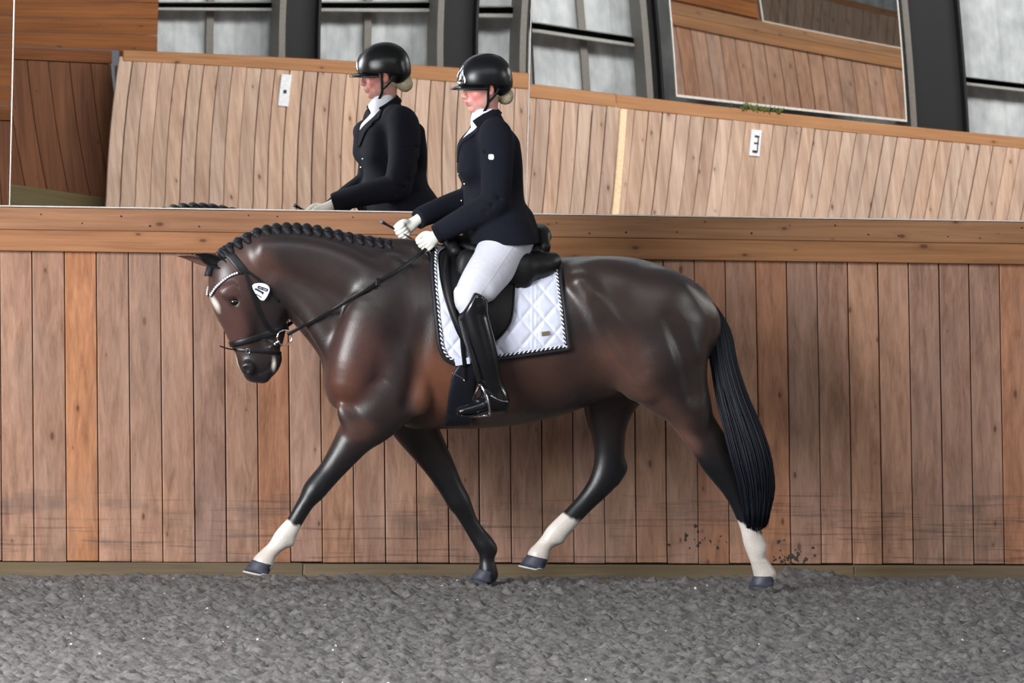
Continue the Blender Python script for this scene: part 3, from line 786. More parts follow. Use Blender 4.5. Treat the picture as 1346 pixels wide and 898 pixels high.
def paint_coat(V):
    # picture-side coordinates of the vertices in the horse's own middle plane (so both flanks match)
    d = V-CAM; dep = d@FWD; px = 673+FPX*(d@RGT)/dep; py = 449-FPX*(d@UPV)/dep
    off = HY-V[:, 1]; near = off > 0
    nz = lambda s, q: fbm(V[:, 0]*s+V[:, 1]*s*.7+q, V[:, 2]*s-V[:, 1]*s*.5+q, 31+q, 3)
    c = np.tile(np.array(srgb(41, 31, 30)[:3]), (len(V), 1))
    def blob(cx, cy, rx, ry, col, amt, ang=0, pw=1.5):
        a = radians(ang); u = (px-cx)*cos(a)+(py-cy)*sin(a); v = -(px-cx)*sin(a)+(py-cy)*cos(a)
        w = np.clip(1.35-np.sqrt((u/rx)**2+(v/ry)**2)+(nz(9, 2)-.47)*.35, 0, 1); w = w*w*(3-2*w)*amt*.9
        c[:] = c*(1-w[:, None])+np.array(srgb(*col)[:3])*w[:, None]
    blob(575, 505, 36, 62, (116, 72, 52), .9); blob(700, 495, 80, 48, (84, 56, 47), .6); blob(640, 530, 60, 36, (88, 60, 48), .6)
    blob(810, 480, 50, 50, (98, 68, 58), .75, 40); blob(870, 545, 60, 24, (100, 70, 60), .6, 45); blob(900, 580, 26, 16, (122, 84, 74), .6, 45)
    blob(470, 470, 40, 60, (84, 54, 48), .7); blob(450, 510, 26, 40, (96, 58, 46), .7)
    blob(325, 330, 40, 30, (96, 66, 60), .7); blob(340, 350, 50, 22, (92, 62, 54), .55, 25); blob(300, 400, 30, 60, (92, 62, 58), .7); blob(312, 440, 16, 40, (92, 62, 56), .6)
    blob(450, 322, 110, 36, (38, 31, 32), .8, 8); blob(350, 312, 70, 20, (38, 31, 32), .6, -10); blob(420, 380, 50, 60, (58, 44, 42), .6)
    blob(800, 385, 120, 34, (60, 46, 40), .6, 10); blob(470, 565, 26, 16, (92, 58, 48), .5)
    blk = np.array(srgb(15, 14, 18)[:3])
    def mixto(w, col):
        w = np.clip(w, 0, 1)[:, None]; c[:] = c*(1-w)+np.asarray(col)*w
    j = (nz(14, 5)-.47)
    # black points
    fore_n = (px < 520) & (py > 540) & (off > .02); fore_f = (px > 500) & (px < 672) & (py > 560) & (off < -.02)
    hind_n = (px > 880) & (py > 560) & (off > .02); hind_f = (px > 680) & (px < 880) & (py > 530) & (off < -.02)
    mixto(np.where(fore_n, (py-582)/46+j, 0), blk); mixto(np.where(fore_f, (py-585)/40+j, 0), blk)
    mixto(np.where(hind_n, ((px-905)*.45+(py-592)*.9)/34+j, 0), blk); mixto(np.where(hind_f, (py-560)/44+j, 0), blk)
    mixto(np.where(hind_f, .75, 0), srgb(50, 42, 42)[:3]) if False else None
    wht = np.array(srgb(206, 198, 190)[:3]); pk = np.array(srgb(200, 178, 170)[:3])
    jj = j*34
    mixto(np.where(fore_n & (py > 640), ((384-px)*.62+(py-690)*.78+jj*.7+4)/4, 0), wht)
    mixto(np.where(hind_n & (py > 660), (py-690+jj*.8+(980-px)*.5)/4, 0), wht)
    mixto(np.where(hind_f & (py > 650), ((752-px)*.6+(py-684)*.8+jj+6)/4, 0), wht)
    for msk in (fore_n & (py > 722), hind_n & (py > 738), hind_f & (py > 714)): mixto(np.where(msk, .22, 0), srgb(150, 132, 118)[:3])
    # face: star, snip, dark muzzle and poll
    hd = (px < 385) & (py > 318) & (py < 520)
    mixto(np.where(hd, (py-462)/22+j, 0)*.85, srgb(34, 28, 32)[:3])
    blob(360, 415, 18, 44, (34, 28, 30), .8, 12); blob(330, 488, 22, 14, (26, 22, 25), .9)
    mixto(np.where(hd, 1.4-np.sqrt(((px-360)/2.6)**2+((py-479)/9)**2), 0), wht)
    mixto(np.where(hd, 1.5-np.sqrt(((px-283-(py-400)*.45)/5.0)**2+((py-400)/13)**2)*1.2+j, 0)*(np.abs(off) < .07), wht)
    mixto(np.where(hd & (np.abs(off+.01) < .018), (1.2-np.abs(py-480)/16+j), 0)*(px < 324), wht)
    mixto(np.where(hd, 1.3-np.sqrt(((px-308)/9)**2+((py-398)/7)**2), 0), srgb(26, 20, 20)[:3])
    # dark line along the back / crest, mealy underside
    return np.clip(c, 0, 1)

horse = mesh_obj('horse', HV, HFc, M['coat'], None, True, {'coat': paint_coat(HV)})
tag(horse, 'dark bay dressage horse with plaited mane and white socks trotting along the boards', 'horse')

# eyes
for s in (1, -1):
    p = P(308, 397, s*.104); mb = MB()
    th = np.linspace(0, 2*pi, 16, endpoint=False); V = []; Fc = []
    nr = 9
    for i in range(nr):
        a = pi*i/(nr-1)
        for t in th: V.append(p+np.array([.021*sin(a)*cos(t)*1.0, s*-.016*cos(a), .017*sin(a)*sin(t)]))
    for i in range(nr-1):
        for jx in range(16): Fc.append((i*16+jx, i*16+(jx+1) % 16, (i+1)*16+(jx+1) % 16, (i+1)*16+jx))
    mesh_obj('eye', V, Fc, M['eye'], horse)
# ears: cupped leaves
def ear(base, tip, half, name, open_dir, tone=((52, 38, 36), (36, 28, 28))):
    base = np.array(base); tip = np.array(tip); ax = tip-base; L = np.linalg.norm(ax); ax /= L
    od = np.array(open_dir, float); od -= ax*od.dot(ax); od /= np.linalg.norm(od); sd = np.cross(ax, od)
    V = []; n = 18; mN = 13
    for layer in (0, 1):
        for i in range(n+1):
            t = i/n; w = half*(.55+1.5*t*(1-t)*1.2)*(1-t**3.2)*(1.0 if t > .0 else 1)+.001
            bend = .018*sin(t*pi)
            for q in range(mN):
                a = (q/(mN-1)-.5)*2*radians(118*(1-.55*t)); r = w*(1.0 if layer == 0 else .80)
                V.append(base+ax*L*t+sd*r*sin(a)-od*(r*cos(a)-w*.4)-od*bend*.3)
    F = []; S = (n+1)*mN
    for layer in (0, 1):
        for i in range(n):
            for q in range(mN-1):
                f = (i*mN+q, i*mN+q+1, (i+1)*mN+q+1, (i+1)*mN+q); f = tuple(z+layer*S for z in f); F.append(f if layer == 0 else f[::-1])
    for i in range(n):
        for q in (0, mN-1):
            f = (i*mN+q, (i+1)*mN+q, S+(i+1)*mN+q, S+i*mN+q); F.append(f if q == 0 else f[::-1])
    for q in range(mN-1): F.append((n*mN+q, n*mN+q+1, S+n*mN+q+1, S+n*mN+q))
    col = np.tile(np.array(srgb(*tone[0])[:3]), (len(V), 1)); col[S:] = np.array(srgb(*tone[1])[:3])
    return mesh_obj(name, V, F, M['coat'], horse, True, {'coat': col})
ear(P(294, 347, .055), P(256, 334, .085), .034, 'ear', (-.1, -1, -.35), ((24, 21, 24), (16, 14, 16)))
ear(P(288, 346, -.05), P(231.5, 337, -.06), .030, 'ear', (-.3, -.6, -.8), ((62, 42, 38), (104, 70, 60)))
# hooves
def hoof(c, axis, r_top, r_bot, h, toe, name='hoof', pale=True):
    """c = centre of the coronet; axis = pasture direction pointing down; toe = forward direction"""
    c = np.array(c); ax = np.array(axis, float); ax /= np.linalg.norm(ax); fw = np.array(toe, float); fw -= ax*fw.dot(ax); fw /= np.linalg.norm(fw); sd = np.cross(ax, fw)
    mb = MB(); n = 28; prof = [(-.10, .86), (0, 1.0), (.06, 1.03), (.30, 1.05), (.6, 1.12), (.88, 1.19), (.88, 1.20), (1.0, 1.23), (1.0, 1.0)]
    V = []; 
    for (t, s) in prof:
        for q in range(n):
            a = 2*pi*q/n; ca, sa = cos(a), sin(a)
            fr = r_top*s*(1.12 if ca > 0 else .92-.10*t)
            V.append(c+ax*h*t*(1.0 if ca > -.2 else .86)+fw*(ca*fr+t*h*.28)+sd*sa*r_top*.92*s)
    F = []; mi = []
    for i in range(len(prof)-1):
        for q in range(n): F.append((i*n+q, i*n+(q+1) % n, (i+1)*n+(q+1) % n, (i+1)*n+q)); mi.append(1 if (i >= 5 and pale) else 0)
    F.append(tuple((len(prof)-1)*n+q for q in range(n))); mi.append(1 if pale else 0)
    F.append(tuple(range(n))[::-1]); mi.append(0)
    return mesh_obj(name, V, F, [M['hoof'], M['hoof_pale']], horse, True, None, mi)
hoof(P(346, 740, .165), (-.20, 0, -1), .052, 0, .062, (-1, 0, -.1))
hoof(P(641, 751, -.165), (-.18, 0, -1), .046, 0, .060, (-1, 0, 0), pale=False)
hoof(P(1006, 757, .145), (.05, 0, -1), .052, 0, .055, (-1, 0, 0.05), pale=False)
hoof(P(708, 733, -.145), (-.20, 0, -1), .053, 0, .062, (-1, 0, -.42))
# plaits along the crest
crest = spline([(292, 327), (300, 322), (318, 311), (340, 301), (362, 296.5), (385, 295.5), (408, 297), (432, 301), (456, 306.5), (480, 310.5), (502, 314), (522, 318)], 20)
for i, (cx, cy) in enumerate(crest[:-1]):
    r = random.Random(i); big = 1-.3*abs(i-8)/11
    f = Field(P(cx, cy, .10)-.06, P(cx, cy, -.06)+.06, .004)
    f.tube(rowP([(cx+2, cy+10, .03, 5.5*big), (cx, cy+4, .030, 6.8*big), (cx+.5, cy+4.2, .0, 7.0*big), (cx+3, cy+6, -.02, 6*big)]), .01)
    f.tube(rowP([(cx-2, cy+6, .042, 5.4*big), (cx+3, cy+11, .052, 4.6*big)]), .008)
    for q in range(3): f.tube(rowP([(cx-8, cy-2+q*4.5, .05, .7), (cx+8, cy+q*4.5, .05, .7)]), .006, sub=True)
    v, fc = f.mesh(1); mesh_obj('mane_braid', v, fc, M['mane'], horse)
f = Field(P(290, 340, .10)-.09, P(270, 370, -.08)+.09, .004)
f.tube(rowP([(288, 340, .0, 7), (278, 352, .012, 6), (273.5, 361, .02, 5), (274, 367, .02, 3)]), .01)
v, fc = f.mesh(1); mesh_obj('forelock_braid', v, fc, M['mane'], horse)
# tail: many locks of hair over a dock
def tail():
    V = []; F = []; n0 = 0; r = random.Random(11)
    cen = np.array([(914, 384, 6), (930, 402, 12), (944, 436, 15), (951, 476, 17), (962, 520, 20), (976, 562, 24), (988, 604, 26), (995, 646, 22), (994, 690, 15)], float)
    for i in range(900):
        a = r.uniform(0, 2*pi); rad = sqrt(r.random()); q = cen.copy(); oo = []
        ln = 9 if r.random() < .8 else 8
        wob = r.uniform(-1.5, 1.5)
        flare = 1+.04*r.gauss(0, 1)
        for j in range(len(q)):
            w = q[j, 2]*flare*min(1, .5+j*.25); q[j, 0] += w*rad*cos(a)+wob*sin(j+a); oo.append(.10+.0-w*PX*rad*sin(a)*.9*-1)
        q[-1, 1] += r.uniform(-14, 10)-abs(cos(a)*rad)*6
        if i < 10:
            q[6:, 0] += np.array([3, 8, 14])*r.uniform(.5, 1.2); q[7:, 1] -= (20, 48)
        pts = np.array([P(q[j, 0], q[j, 1], (oo[j]-.10) + [0, .01, .04, .09, .15, .20, .235, .245, .245][j]) for j in range(ln)])
        s = spline(pts, 22); t = np.linspace(0, 1, 22); rr = .0046*(1-.75*t**3)*np.clip(t*8+.3, 0, 1) if i >= 10 else .0018*(1-.8*t)
        v, fc = tube_mesh(s, rr, 5); V.append(v); F += [tuple(z+n0 for z in g) for g in fc]; n0 += len(v)
    return mesh_obj('tail', np.concatenate(V), F, M['tail'], horse)
tail()

# ------------------------------------------------------------------ tack and rider
def hair_noise_mat(name, c1, c2, sc=120):
    t = NT(name); n = t.noise(t.vec((1, 1, 1)), sc, 4, .6); t.base(t.ramp(n, [(.3, c1), (.7, c2)])); t.set(Roughness=.6); t.bump(n, .5, .003); return t.m
def skin_mat():
    t = NT('skin'); n = t.noise(t.vec(), 30, 3); a = t.n('ShaderNodeAttribute', attribute_name='coat').outputs['Color']
    t.base(t.mix(1.0, a, t.ramp(n, [(.3, .93), (.7, 1.05)]), 'MULTIPLY')); t.set(Roughness=.5)
    t.b.inputs['Subsurface Weight'].default_value = .12; t.b.inputs['Subsurface Radius'].default_value = (.01, .004, .002); return t.m
def cloth(name, col, rough=.85, sc=900, st=.25, sheen=.0, var=.1):
    t = NT(name); n = t.noise(t.vec(), sc, 2); n2 = t.noise(t.vec(), 22, 3)
    t.base(t.mix(1.0, col, t.ramp(n2, [(.3, 1-var), (.7, 1+var)]), 'MULTIPLY')); t.set(Roughness=rough)
    t.b.inputs['Sheen Weight'].default_value = sheen; t.b.inputs['Specular IOR Level'].default_value = .3
    h = t.math('ADD', t.math('MULTIPLY', n, .25), t.noise(t.vec(), 14, 2)); t.bump(h, st, .012); return t.m
M['skin'] = skin_mat()
M['jacket'] = cloth('navy_jacket', srgb(8, 11, 25), .9, 900, .5, .0)
M['breeches'] = cloth('white_breeches', srgb(204, 204, 214), .75, 900, .25, .0, .04)
M['glove'] = cloth('white_glove', srgb(226, 224, 214), .7, 600, .3, .0, .04)
M['stock'] = cloth('white_stock', srgb(220, 222, 232), .6, 500, .2, .0, .03)
M['boot'] = plain('boot_leather', srgb(13, 13, 17), .22, bump=.05, bscale=60, spec=.6)
M['leather'] = plain('black_leather', srgb(17, 17, 20), .38, bump=.12, bscale=500, spec=.5)
M['saddle'] = plain('saddle_leather', srgb(14, 13, 15), .5, bump=.15, bscale=420, spec=.32)
M['girth'] = plain('girth_leather', srgb(18, 20, 30), .5, bump=.1, bscale=300)
M['pad'] = cloth('white_pad', srgb(214, 218, 234), .7, 900, .12, .0, .03)
M['cord_w'] = plain('white_cord', srgb(228, 228, 234), .6)
M['cord_b'] = plain('dark_piping', srgb(18, 18, 26), .6)
M['chrome'] = plain('chrome', srgb(225, 225, 228), .12, 1.0)
M['crystal'] = plain('browband_crystal', srgb(240, 240, 246), .12, .3, spec=.8)
M['helmet'] = plain('helmet_shell', srgb(10, 11, 15), .34, bump=.06, bscale=700, spec=.5)
M['hair'] = hair_noise_mat('blond_hair', srgb(150, 138, 112), srgb(206, 196, 166), 160)
M['lens'] = plain('rider_eye', srgb(60, 52, 50), .2)
M['gold'] = plain('pad_badge', srgb(150, 138, 112), .35, .6)

def sdf_obj(name, f, mat, parent=None, smooth=1, attrs=None):
    v, fc = f.mesh(smooth); a = attrs(v) if attrs else None
    return mesh_obj(name, v, fc, mat, parent, True, a)
def fieldP(pxs, pys, os_, h, pad=.05):
    c = np.array([P(x, y, o) for x in pxs for y in pys for o in os_]); return Field(c.min(0)-pad, c.max(0)+pad, h)

# --- saddle pad -----------------------------------------------------------------
def inside_poly(x, y, poly):
    c = np.zeros(np.shape(x), bool); n = len(poly)
    for i in range(n):
        x1, y1 = poly[i]; x2, y2 = poly[(i+1) % n]
        k = ((y1 > y) != (y2 > y)) & (x < (x2-x1)*(y-y1)/(y2-y1+1e-9)+x1); c ^= k
    return c
pad_root = empty('saddle_pad', P(660, 400, .2)); tag(pad_root, 'white quilted saddle pad with dark rope edge under the black saddle', 'saddle pad')
# left edge, bottom edge and right edge of the pad as it hangs on the near flank
PE_F = spline([(569, 322), (568, 345), (571, 390), (575, 432), (578, 456), (586, 472), (602, 480)], 40)     # front edge to the bottom
PE_B = spline([(735, 344), (738, 373), (743, 413), (748, 459)], 40)                                          # rear edge
def pad_pt(s, t):
    """s 0..1 front to back, t 0..1 top to bottom, in picture coordinates"""
    top = np.array([569+(735-569)*s, 324+20*s])
    f = PE_F[min(39, int(round(t*39)))] if False else np.array([np.interp(t, np.linspace(0, 1, 40), PE_F[:, 0]), np.interp(t, np.linspace(0, 1, 40), PE_F[:, 1])])
    b = np.array([np.interp(t, np.linspace(0, 1, 40), PE_B[:, 0]), np.interp(t, np.linspace(0, 1, 40), PE_B[:, 1])])
    q = f*(1-s)+b*s
    return q
def build_pad(near):
    ns, nt = 120, 96; V = []
    for i in range(ns+1):
        for j in range(nt+1):
            s, t = i/ns, j/nt; q = pad_pt(s, t)
            # diamond quilting
            u = (q[0]-580)/30.0; v = (q[1]-330)/36.0
            a = abs(((u+v) % 1)-.5)*2; b = abs(((u-v) % 1)-.5)*2
            puff = .008*(1-max(a, b)**5)
            dv = 1.0
            if abs(((q[0]-702+.0*(q[1]-400))/1.0)) < 6: dv = .55+.45*abs(sin((q[0]-702)/6*pi))   # double stitched seam
            edge = min(1, min(s, 1-s)*16, (1-t)*12)
            V.append(drape(q[0], q[1], .010+puff*dv*edge, near))
    V = np.array(V); n1 = len(V)
    if not near: pass
    inner = V.copy(); inner[:, 1] += (.009 if near else -.009)
    F = []
    for i in range(ns):
        for j in range(nt):
            q = i*(nt+1)+j; f = (q, q+1, q+nt+2, q+nt+1); F.append(f if near else f[::-1])
            F.append(tuple(z+n1 for z in ((q, q+nt+1, q+nt+2, q+1) if near else (q, q+1, q+nt+2, q+nt+1))))
    mesh_obj('panel', np.concatenate([V, inner]), F, M['pad'], pad_root)
    # dark piping and a twisted white cord just inside it
    path = [pad_pt(0, t) for t in np.linspace(.02, 1, 40)]+[pad_pt(s, 1) for s in np.linspace(.02, 1, 40)]+[pad_pt(1, t) for t in np.linspace(.98, .02, 40)]
    pts = np.array([drape(x, y, .012, near) for x, y in path]); pts[:, 1] = np.convolve(np.pad(pts[:, 1], 3, 'edge'), np.ones(7)/7, 'valid')
    v, f = tube_mesh(spline(pts, 240), .0105, 8); mesh_obj('piping', v, f, M['cord_b'], pad_root)
    pa = np.array(path); tg_ = np.gradient(pa, axis=0)
    for _ in range(3): tg_[1:-1] = (tg_[:-2]+2*tg_[1:-1]+tg_[2:])/4
    tg_ /= np.linalg.norm(tg_, axis=1)[:, None]; path2 = pa+np.stack([tg_[:, 1], -tg_[:, 0]], 1)*4.4
    pts2 = np.array([drape(x, y, .019, near) for x, y in path2]); pts2[:, 1] = np.convolve(np.pad(pts2[:, 1], 4, 'edge'), np.ones(9)/9, 'valid')
    q = spline(pts2, 900); L = np.concatenate([[0], np.cumsum(np.linalg.norm(np.diff(q, axis=0), axis=1))])
    for k, mat, nm in ((0, 'cord_w', 'white_cord'), (pi, 'cord_b', 'dark_cord')):
        T = np.gradient(q, axis=0); T /= np.linalg.norm(T, axis=1)[:, None]; yv = np.array([0, 1.0, 0]); A = np.cross(T, yv); A /= np.linalg.norm(A, axis=1)[:, None]
        ph = L/.022*2*pi+k; h = q+.0034*(np.cos(ph)[:, None]*A+np.sin(ph)[:, None]*yv)
        v, f = tube_mesh(h, .0036 if k == 0 else .0028, 6); mesh_obj(nm, v, f, M[mat], pad_root)
build_pad(True); build_pad(False)
# the small metal badge and the white girth loop
def patch(name, quad, off, th, mat, parent, bevel=.001):
    pts = [drape(x, y, off) for x, y in quad]; c = np.mean(pts, 0); pts = np.array(pts)
    n = np.cross(pts[1]-pts[0], pts[2]-pts[0]); n /= np.linalg.norm(n); n = n if n[1] < 0 else -n
    lo = pts; hi = pts+n*th; inn = c+(pts-c)*.94+n*(th+bevel)
    k = len(pts); V = np.concatenate([lo, hi, inn]); F = []
    for a in range(2):
        for j in range(k): F.append((a*k+j, a*k+(j+1) % k, (a+1)*k+(j+1) % k, (a+1)*k+j))
    F.append(tuple(2*k+j for j in range(k))); F.append(tuple(range(k))[::-1])
    return mesh_obj(name, V, F, mat, parent, False)
patch('badge', [(711, 436.5), (722, 435), (722.5, 440), (711.5, 441.5)], .022, .003, M['gold'], pad_root)
patch('girth_loop', [(597, 471), (617, 470), (618, 478), (599, 481)], .026, .004, M['pad'], pad_root)

# --- saddle ---------------------------------------------------------------------
sad = empty('saddle', P(650, 330, 0)); tag(sad, 'black dressage saddle with deep cantle on the white pad', 'saddle')
f = fieldP((570, 745), (285, 385), (-.34, .34), .006)
T = lambda rows, k=.03, **kw: f.tube(rowP(rows), k, **kw)
T([(596, 318, 0, 10, 20), (612, 325, 0, 14, 26), (640, 332, 0, 16, 38), (670, 332, 0, 18, 46), (695, 322, 0, 19, 44), (710, 310, 0, 12, 34)], .03)
f.tube(rowP([(716, 324, .17, 8), (712, 307, .10, 8), (710, 303, 0, 8), (712, 307, -.10, 8), (716, 324, -.17, 8)]), .03)     # cantle rim
f.tube(rowP([(598, 330, .12, 8), (590, 316, .06, 9), (588, 312, 0, 9), (590, 316, -.06, 9), (598, 330, -.12, 8)]), .03)   # pommel arch
for s in (1, -1):
    T([(690, 352, s*.20, 18, 16), (712, 349, s*.17, 17, 16), (726, 344, s*.13, 12, 12)], .02)     # rear panels
    T([(610, 350, s*.19, 22, 12), (650, 356, s*.22, 24, 12), (690, 358, s*.22, 22, 12)], .03)
sdf_obj('seat', f, M['saddle'], sad, 1)
# flaps
FL = [(585, 326), (577, 334), (578, 360), (584, 390), (594, 420), (606, 446), (622, 460), (646, 452), (664, 436), (674, 415), (677, 372), (680, 350), (640, 338)]
def flap(near):
    b = np.array(FL, float); c = b.mean(0); nR = 14; ring = spline(np.concatenate([b, b[:1]]), 73)[:-1]
    V = []; 
    for lay in (0, 1):
        for i in range(nR+1):
            for x, y in ring:
                q = c+(np.array([x, y])-c)*(i/nR); e = (1-(i/nR)**8)
                V.append(drape(q[0], q[1], (.034+.006*e) if lay == 0 else .022, near))
    V = np.array(V); n = len(ring); S = (nR+1)*n; F = []
    for lay in (0, 1):
        for i in range(nR):
            for j in range(n):
                g = (i*n+j, (i+1)*n+j, (i+1)*n+(j+1) % n, i*n+(j+1) % n); g = tuple(z+lay*S for z in g)
                F.append(g if (lay == 0) == near else g[::-1])
    for j in range(n): 
        g = (nR*n+j, S+nR*n+j, S+nR*n+(j+1) % n, nR*n+(j+1) % n); F.append(g if near else g[::-1])
    o = mesh_obj('flap', V, F, M['saddle'], sad)
    # knee roll
    kr = np.array([drape(x, y, .046, near) for x, y in spline([(588, 338), (586, 362), (590, 390), (599, 418), (609, 440)], 24)])
    v, fc = tube_mesh(kr, .020*np.sin(np.linspace(.35, pi-.35, 24))**.5, 12); mesh_obj('knee_roll', v, fc, M['saddle'], sad)
    # piping round the flap edge
    e = np.array([drape(x, y, .038, near) for x, y in ring]); v, fc = tube_mesh(np.concatenate([e, e[:1]]), .003, 6); mesh_obj('flap_edge', v, fc, M['leather'], o)
flap(True); flap(False)
# girth: straps below the pad, padded band under the belly
def wrap_girth():
    rows = []
    zs = spline([(611, 478), (610, 492), (606, 520), (604, 545)], 20)
    ptsn = [drape(x, y, .012, True) for x, y in zs]
    ptsf = [drape(x, y, .012, False) for x, y in zs]
    low = [P(602, 556, .12)-np.array([0, 0, .004]), P(602, 561, .0)-np.array([0, 0, .012]), P(602, 556, -.12)-np.array([0, 0, .004])]
    path = np.array(ptsn+low+ptsf[::-1]); N = len(path)
    path = spline(path[::2], 90)
    nrm = np.gradient(path, axis=0); side = np.cross(nrm, np.array([1.0, 0, 0]))
    V, F = [], []
    w = np.interp(np.linspace(0, 1, 90), [0, .07, .16, .5, .84, .93, 1], [.030, .040, .058, .066, .058, .040, .030])
    T = nrm/np.linalg.norm(nrm, axis=1)[:, None]
    n = 16
    for i in range(90):
        s = side[i]/(np.linalg.norm(side[i])+1e-9); x = np.array([1.0, 0, 0]); x = x-T[i]*x.dot(T[i]); x /= np.linalg.norm(x)
        for j in range(n):
            a = 2*pi*j/n; ca, sa = cos(a), sin(a); V.append(path[i]+x*w[i]*np.sign(ca)*abs(ca)**.5+s*.010*np.sign(sa)*abs(sa)**.6)
    for i in range(89):
        for j in range(n): F.append((i*n+j, i*n+(j+1) % n, (i+1)*n+(j+1) % n, (i+1)*n+j))
    F.append(tuple(range(n))); F.append(tuple(89*n+j for j in range(n))[::-1])
    g = mesh_obj('girth', V, F, M['girth'], sad)
    for near in (True, False):
        q = [drape(x, y, .030 if y < 482 else .022, near) for x, y in spline([(607, 440), (609, 462), (611, 480), (611, 500)], 16)]
        strap('girth_strap', q, np.array([0, -1.0 if near else 1.0, 0]), .024, .005, M['leather'], sad)
    pts = [drape(x, y, .026) for x, y in spline([(594, 491), (600, 493), (607, 497), (611, 502)], 8)]
    pipe('girth_ring', pts, .0022, M['chrome'], g)
wrap_girth()

# --- the rider's figure -----------------------------------------------------------
# joints: (px, py, o)
J = dict(neck=(641, 158, 0), hipN=(664, 320, .15), kneeN=(612, 396, .355), ankN=(646, 512, .375), hipF=(664, 320, -.15), kneeF=(612, 396, -.355), ankF=(646, 512, -.375),
         shN=(652, 180, .155), elN=(650, 265, .225), wrN=(577, 306, .125), shF=(640, 178, -.165), elF=(624, 256, -.235), wrF=(553, 286, -.135))
HC = P(635, 113.5, 0.0)            # head origin (behind the bridge of the nose)
hy, hp = radians(9), radians(10)  # turned slightly out, chin tucked
hx = np.array([-cos(hy)*cos(hp), -sin(hy)*cos(hp), -sin(hp)]); hl = np.cross(np.array([0, 0, 1.0]), hx); hl /= np.linalg.norm(hl); hz = np.cross(hx, hl)
HR = np.stack([hx, hl, hz], 1)
H = lambda a, b, c: HC+hx*a+hl*b+hz*c
body = Field((P(510, 300, .1)[0]-.06, HY-.47, P(640, 560, .35)[2]-.04), (P(715, 300, 0)[0]+.06, HY+.47, P(640, 80)[2]+.06), .0062)
B = lambda rows, k=.03, **kw: body.tube(rowP(rows), k, **kw)
def J4(n, r): return (*J[n], r)
B([(657, 316, 0, 24, 34), (651, 280, 0, 24, 32), (647, 240, 0, 26, 38), (644, 205, 0, 28, 44), (643, 180, 0, 20, 36), (642, 168, 0, 12, 20)], .04)
for s in 'NF':
    sg = 1 if s == 'N' else -1
    B([J4('sh'+s, 15), J4('el'+s, 11), J4('wr'+s, 7)], .03)
    B([(*J['hip'+s], 27), ((J['hip'+s][0]+J['knee'+s][0])/2+2, 360, sg*.26, 17), (617, 393, sg*.355, 9), (630, 440, sg*.375, 10), (*J['ank'+s], 8), (650, 530, sg*.37, 9), (612, 540, sg*.385, 6)], .03)
# hands under the gloves
body.ell(P(571, 311, .11), (.014, .011, .013), None, .02); body.ell(P(544, 293, -.12), (.014, .011, .013), None, .02)
B([(644, 172, 0, 14, 14), (641, 156, 0, 13, 13), (640, 140, 0, 13, 13)], .03)
body_v, body_f = body.mesh(1)
# head on a finer grid, welded to the neck by a shared volume
hf = Field(HC-.17, HC+.19, .0035)
def he(a, b, c, ra, rb, rc, k=.02, sub=False): hf.ell(H(a, b, c), (ra, rb, rc), HR, k, sub)
def ht(pts, k=.012, sub=False): hf.tube(np.array([(*H(a, b, c), r, r) for a, b, c, r in pts]), k, n=12, lat=hl, sub=sub)
he(-.012, 0, .035, .096, .076, .085, .03); he(.030, 0, -.030, .058, .060, .078, .03); he(.030, 0, -.068, .048, .046, .040, .03)
he(.072, 0, -.098, .018, .020, .017, .02)
for s in (1, -1):
    he(.052, s*.040, -.030, .026, .024, .022, .02); he(.022, s*.052, -.070, .030, .014, .022, .025)
    ht([(.078, s*.012, .022, .008), (.074, s*.034, .020, .008), (.058, s*.052, .012, .007)], .012)
    he(.088, s*.032, .004, .016, .016, .011, .012, True)
    he(.066, s*.031, .002, .013, .015, .0115, .004)
    ht([(.0785, s*.018, .004, .003), (.0815, s*.031, .0075, .003), (.074, s*.045, .003, .003)], .004)
    he(.098, s*.012, -.036, .011, .008, .008, .008)
    hf.ell(H(-.004, s*.077, -.012), (.017, .008, .030), HR, .008); hf.ell(H(-.002, s*.086, -.008), (.009, .005, .017), HR, .006, True)
ht([(.082, 0, .014, .010), (.095, 0, -.008, .010), (.109, 0, -.030, .011)], .012)
he(.082, 0, -.058, .020, .026, .020, .015)
ht([(.089, .020, -.064, .004), (.097, 0, -.0610, .005), (.089, -.020, -.064, .004)], .006); ht([(.087, .018, -.072, .004), (.094, 0, -.0745, .0055), (.087, -.018, -.072, .004)], .006)
ht([(.094, .022, -.068, .0016), (.102, 0, -.0675, .0018), (.094, -.022, -.068, .0016)], .003, True)
hf.tube(rowP([(640, 132, 0, 15, 15), (641, 150, 0, 13, 13), (643, 168, 0, 14, 15)]), .03)
hv, hfc = hf.mesh(1)
# join both volumes: evaluate the body on the head's grid so that the two fuse at the neck
keep = body_v[:, 2] < P(641, 160)[2]
def person_cols(V):
    c = np.tile(np.array(srgb(205, 152, 142)[:3]), (len(V), 1)); q = (V-HC)@HR
    def bl(a, b, cc, r, col, amt):
        w = np.clip(1-np.sqrt((q[:, 0]-a)**2+(np.abs(q[:, 1])-b)**2+(q[:, 2]-cc)**2)/r, 0, 1)*amt
        c[:] = c*(1-w[:, None])+np.array(srgb(*col)[:3])*w[:, None]
    bl(.06, .045, -.035, .045, (218, 112, 108), .9); bl(.10, 0, -.03, .03, (212, 120, 112), .7); bl(.0, .08, -.01, .04, (206, 110, 100), .7); bl(.075, 0, -.10, .035, (214, 124, 116), .7)
    bl(.098, .008, -.068, .018, (176, 84, 88), 1.2); bl(.074, .034, .018, .014, (150, 116, 92), .9)
    hair = (q[:, 2] > .02) & (q[:, 0] < .07) & (np.abs(q[:, 1]) < 1) | ((q[:, 0] < -.03) & (q[:, 2] > -.07))
    c[hair & (q[:, 2] > -.3)] = np.array(srgb(178, 162, 128)[:3])
    return c
nb = len(body_v)
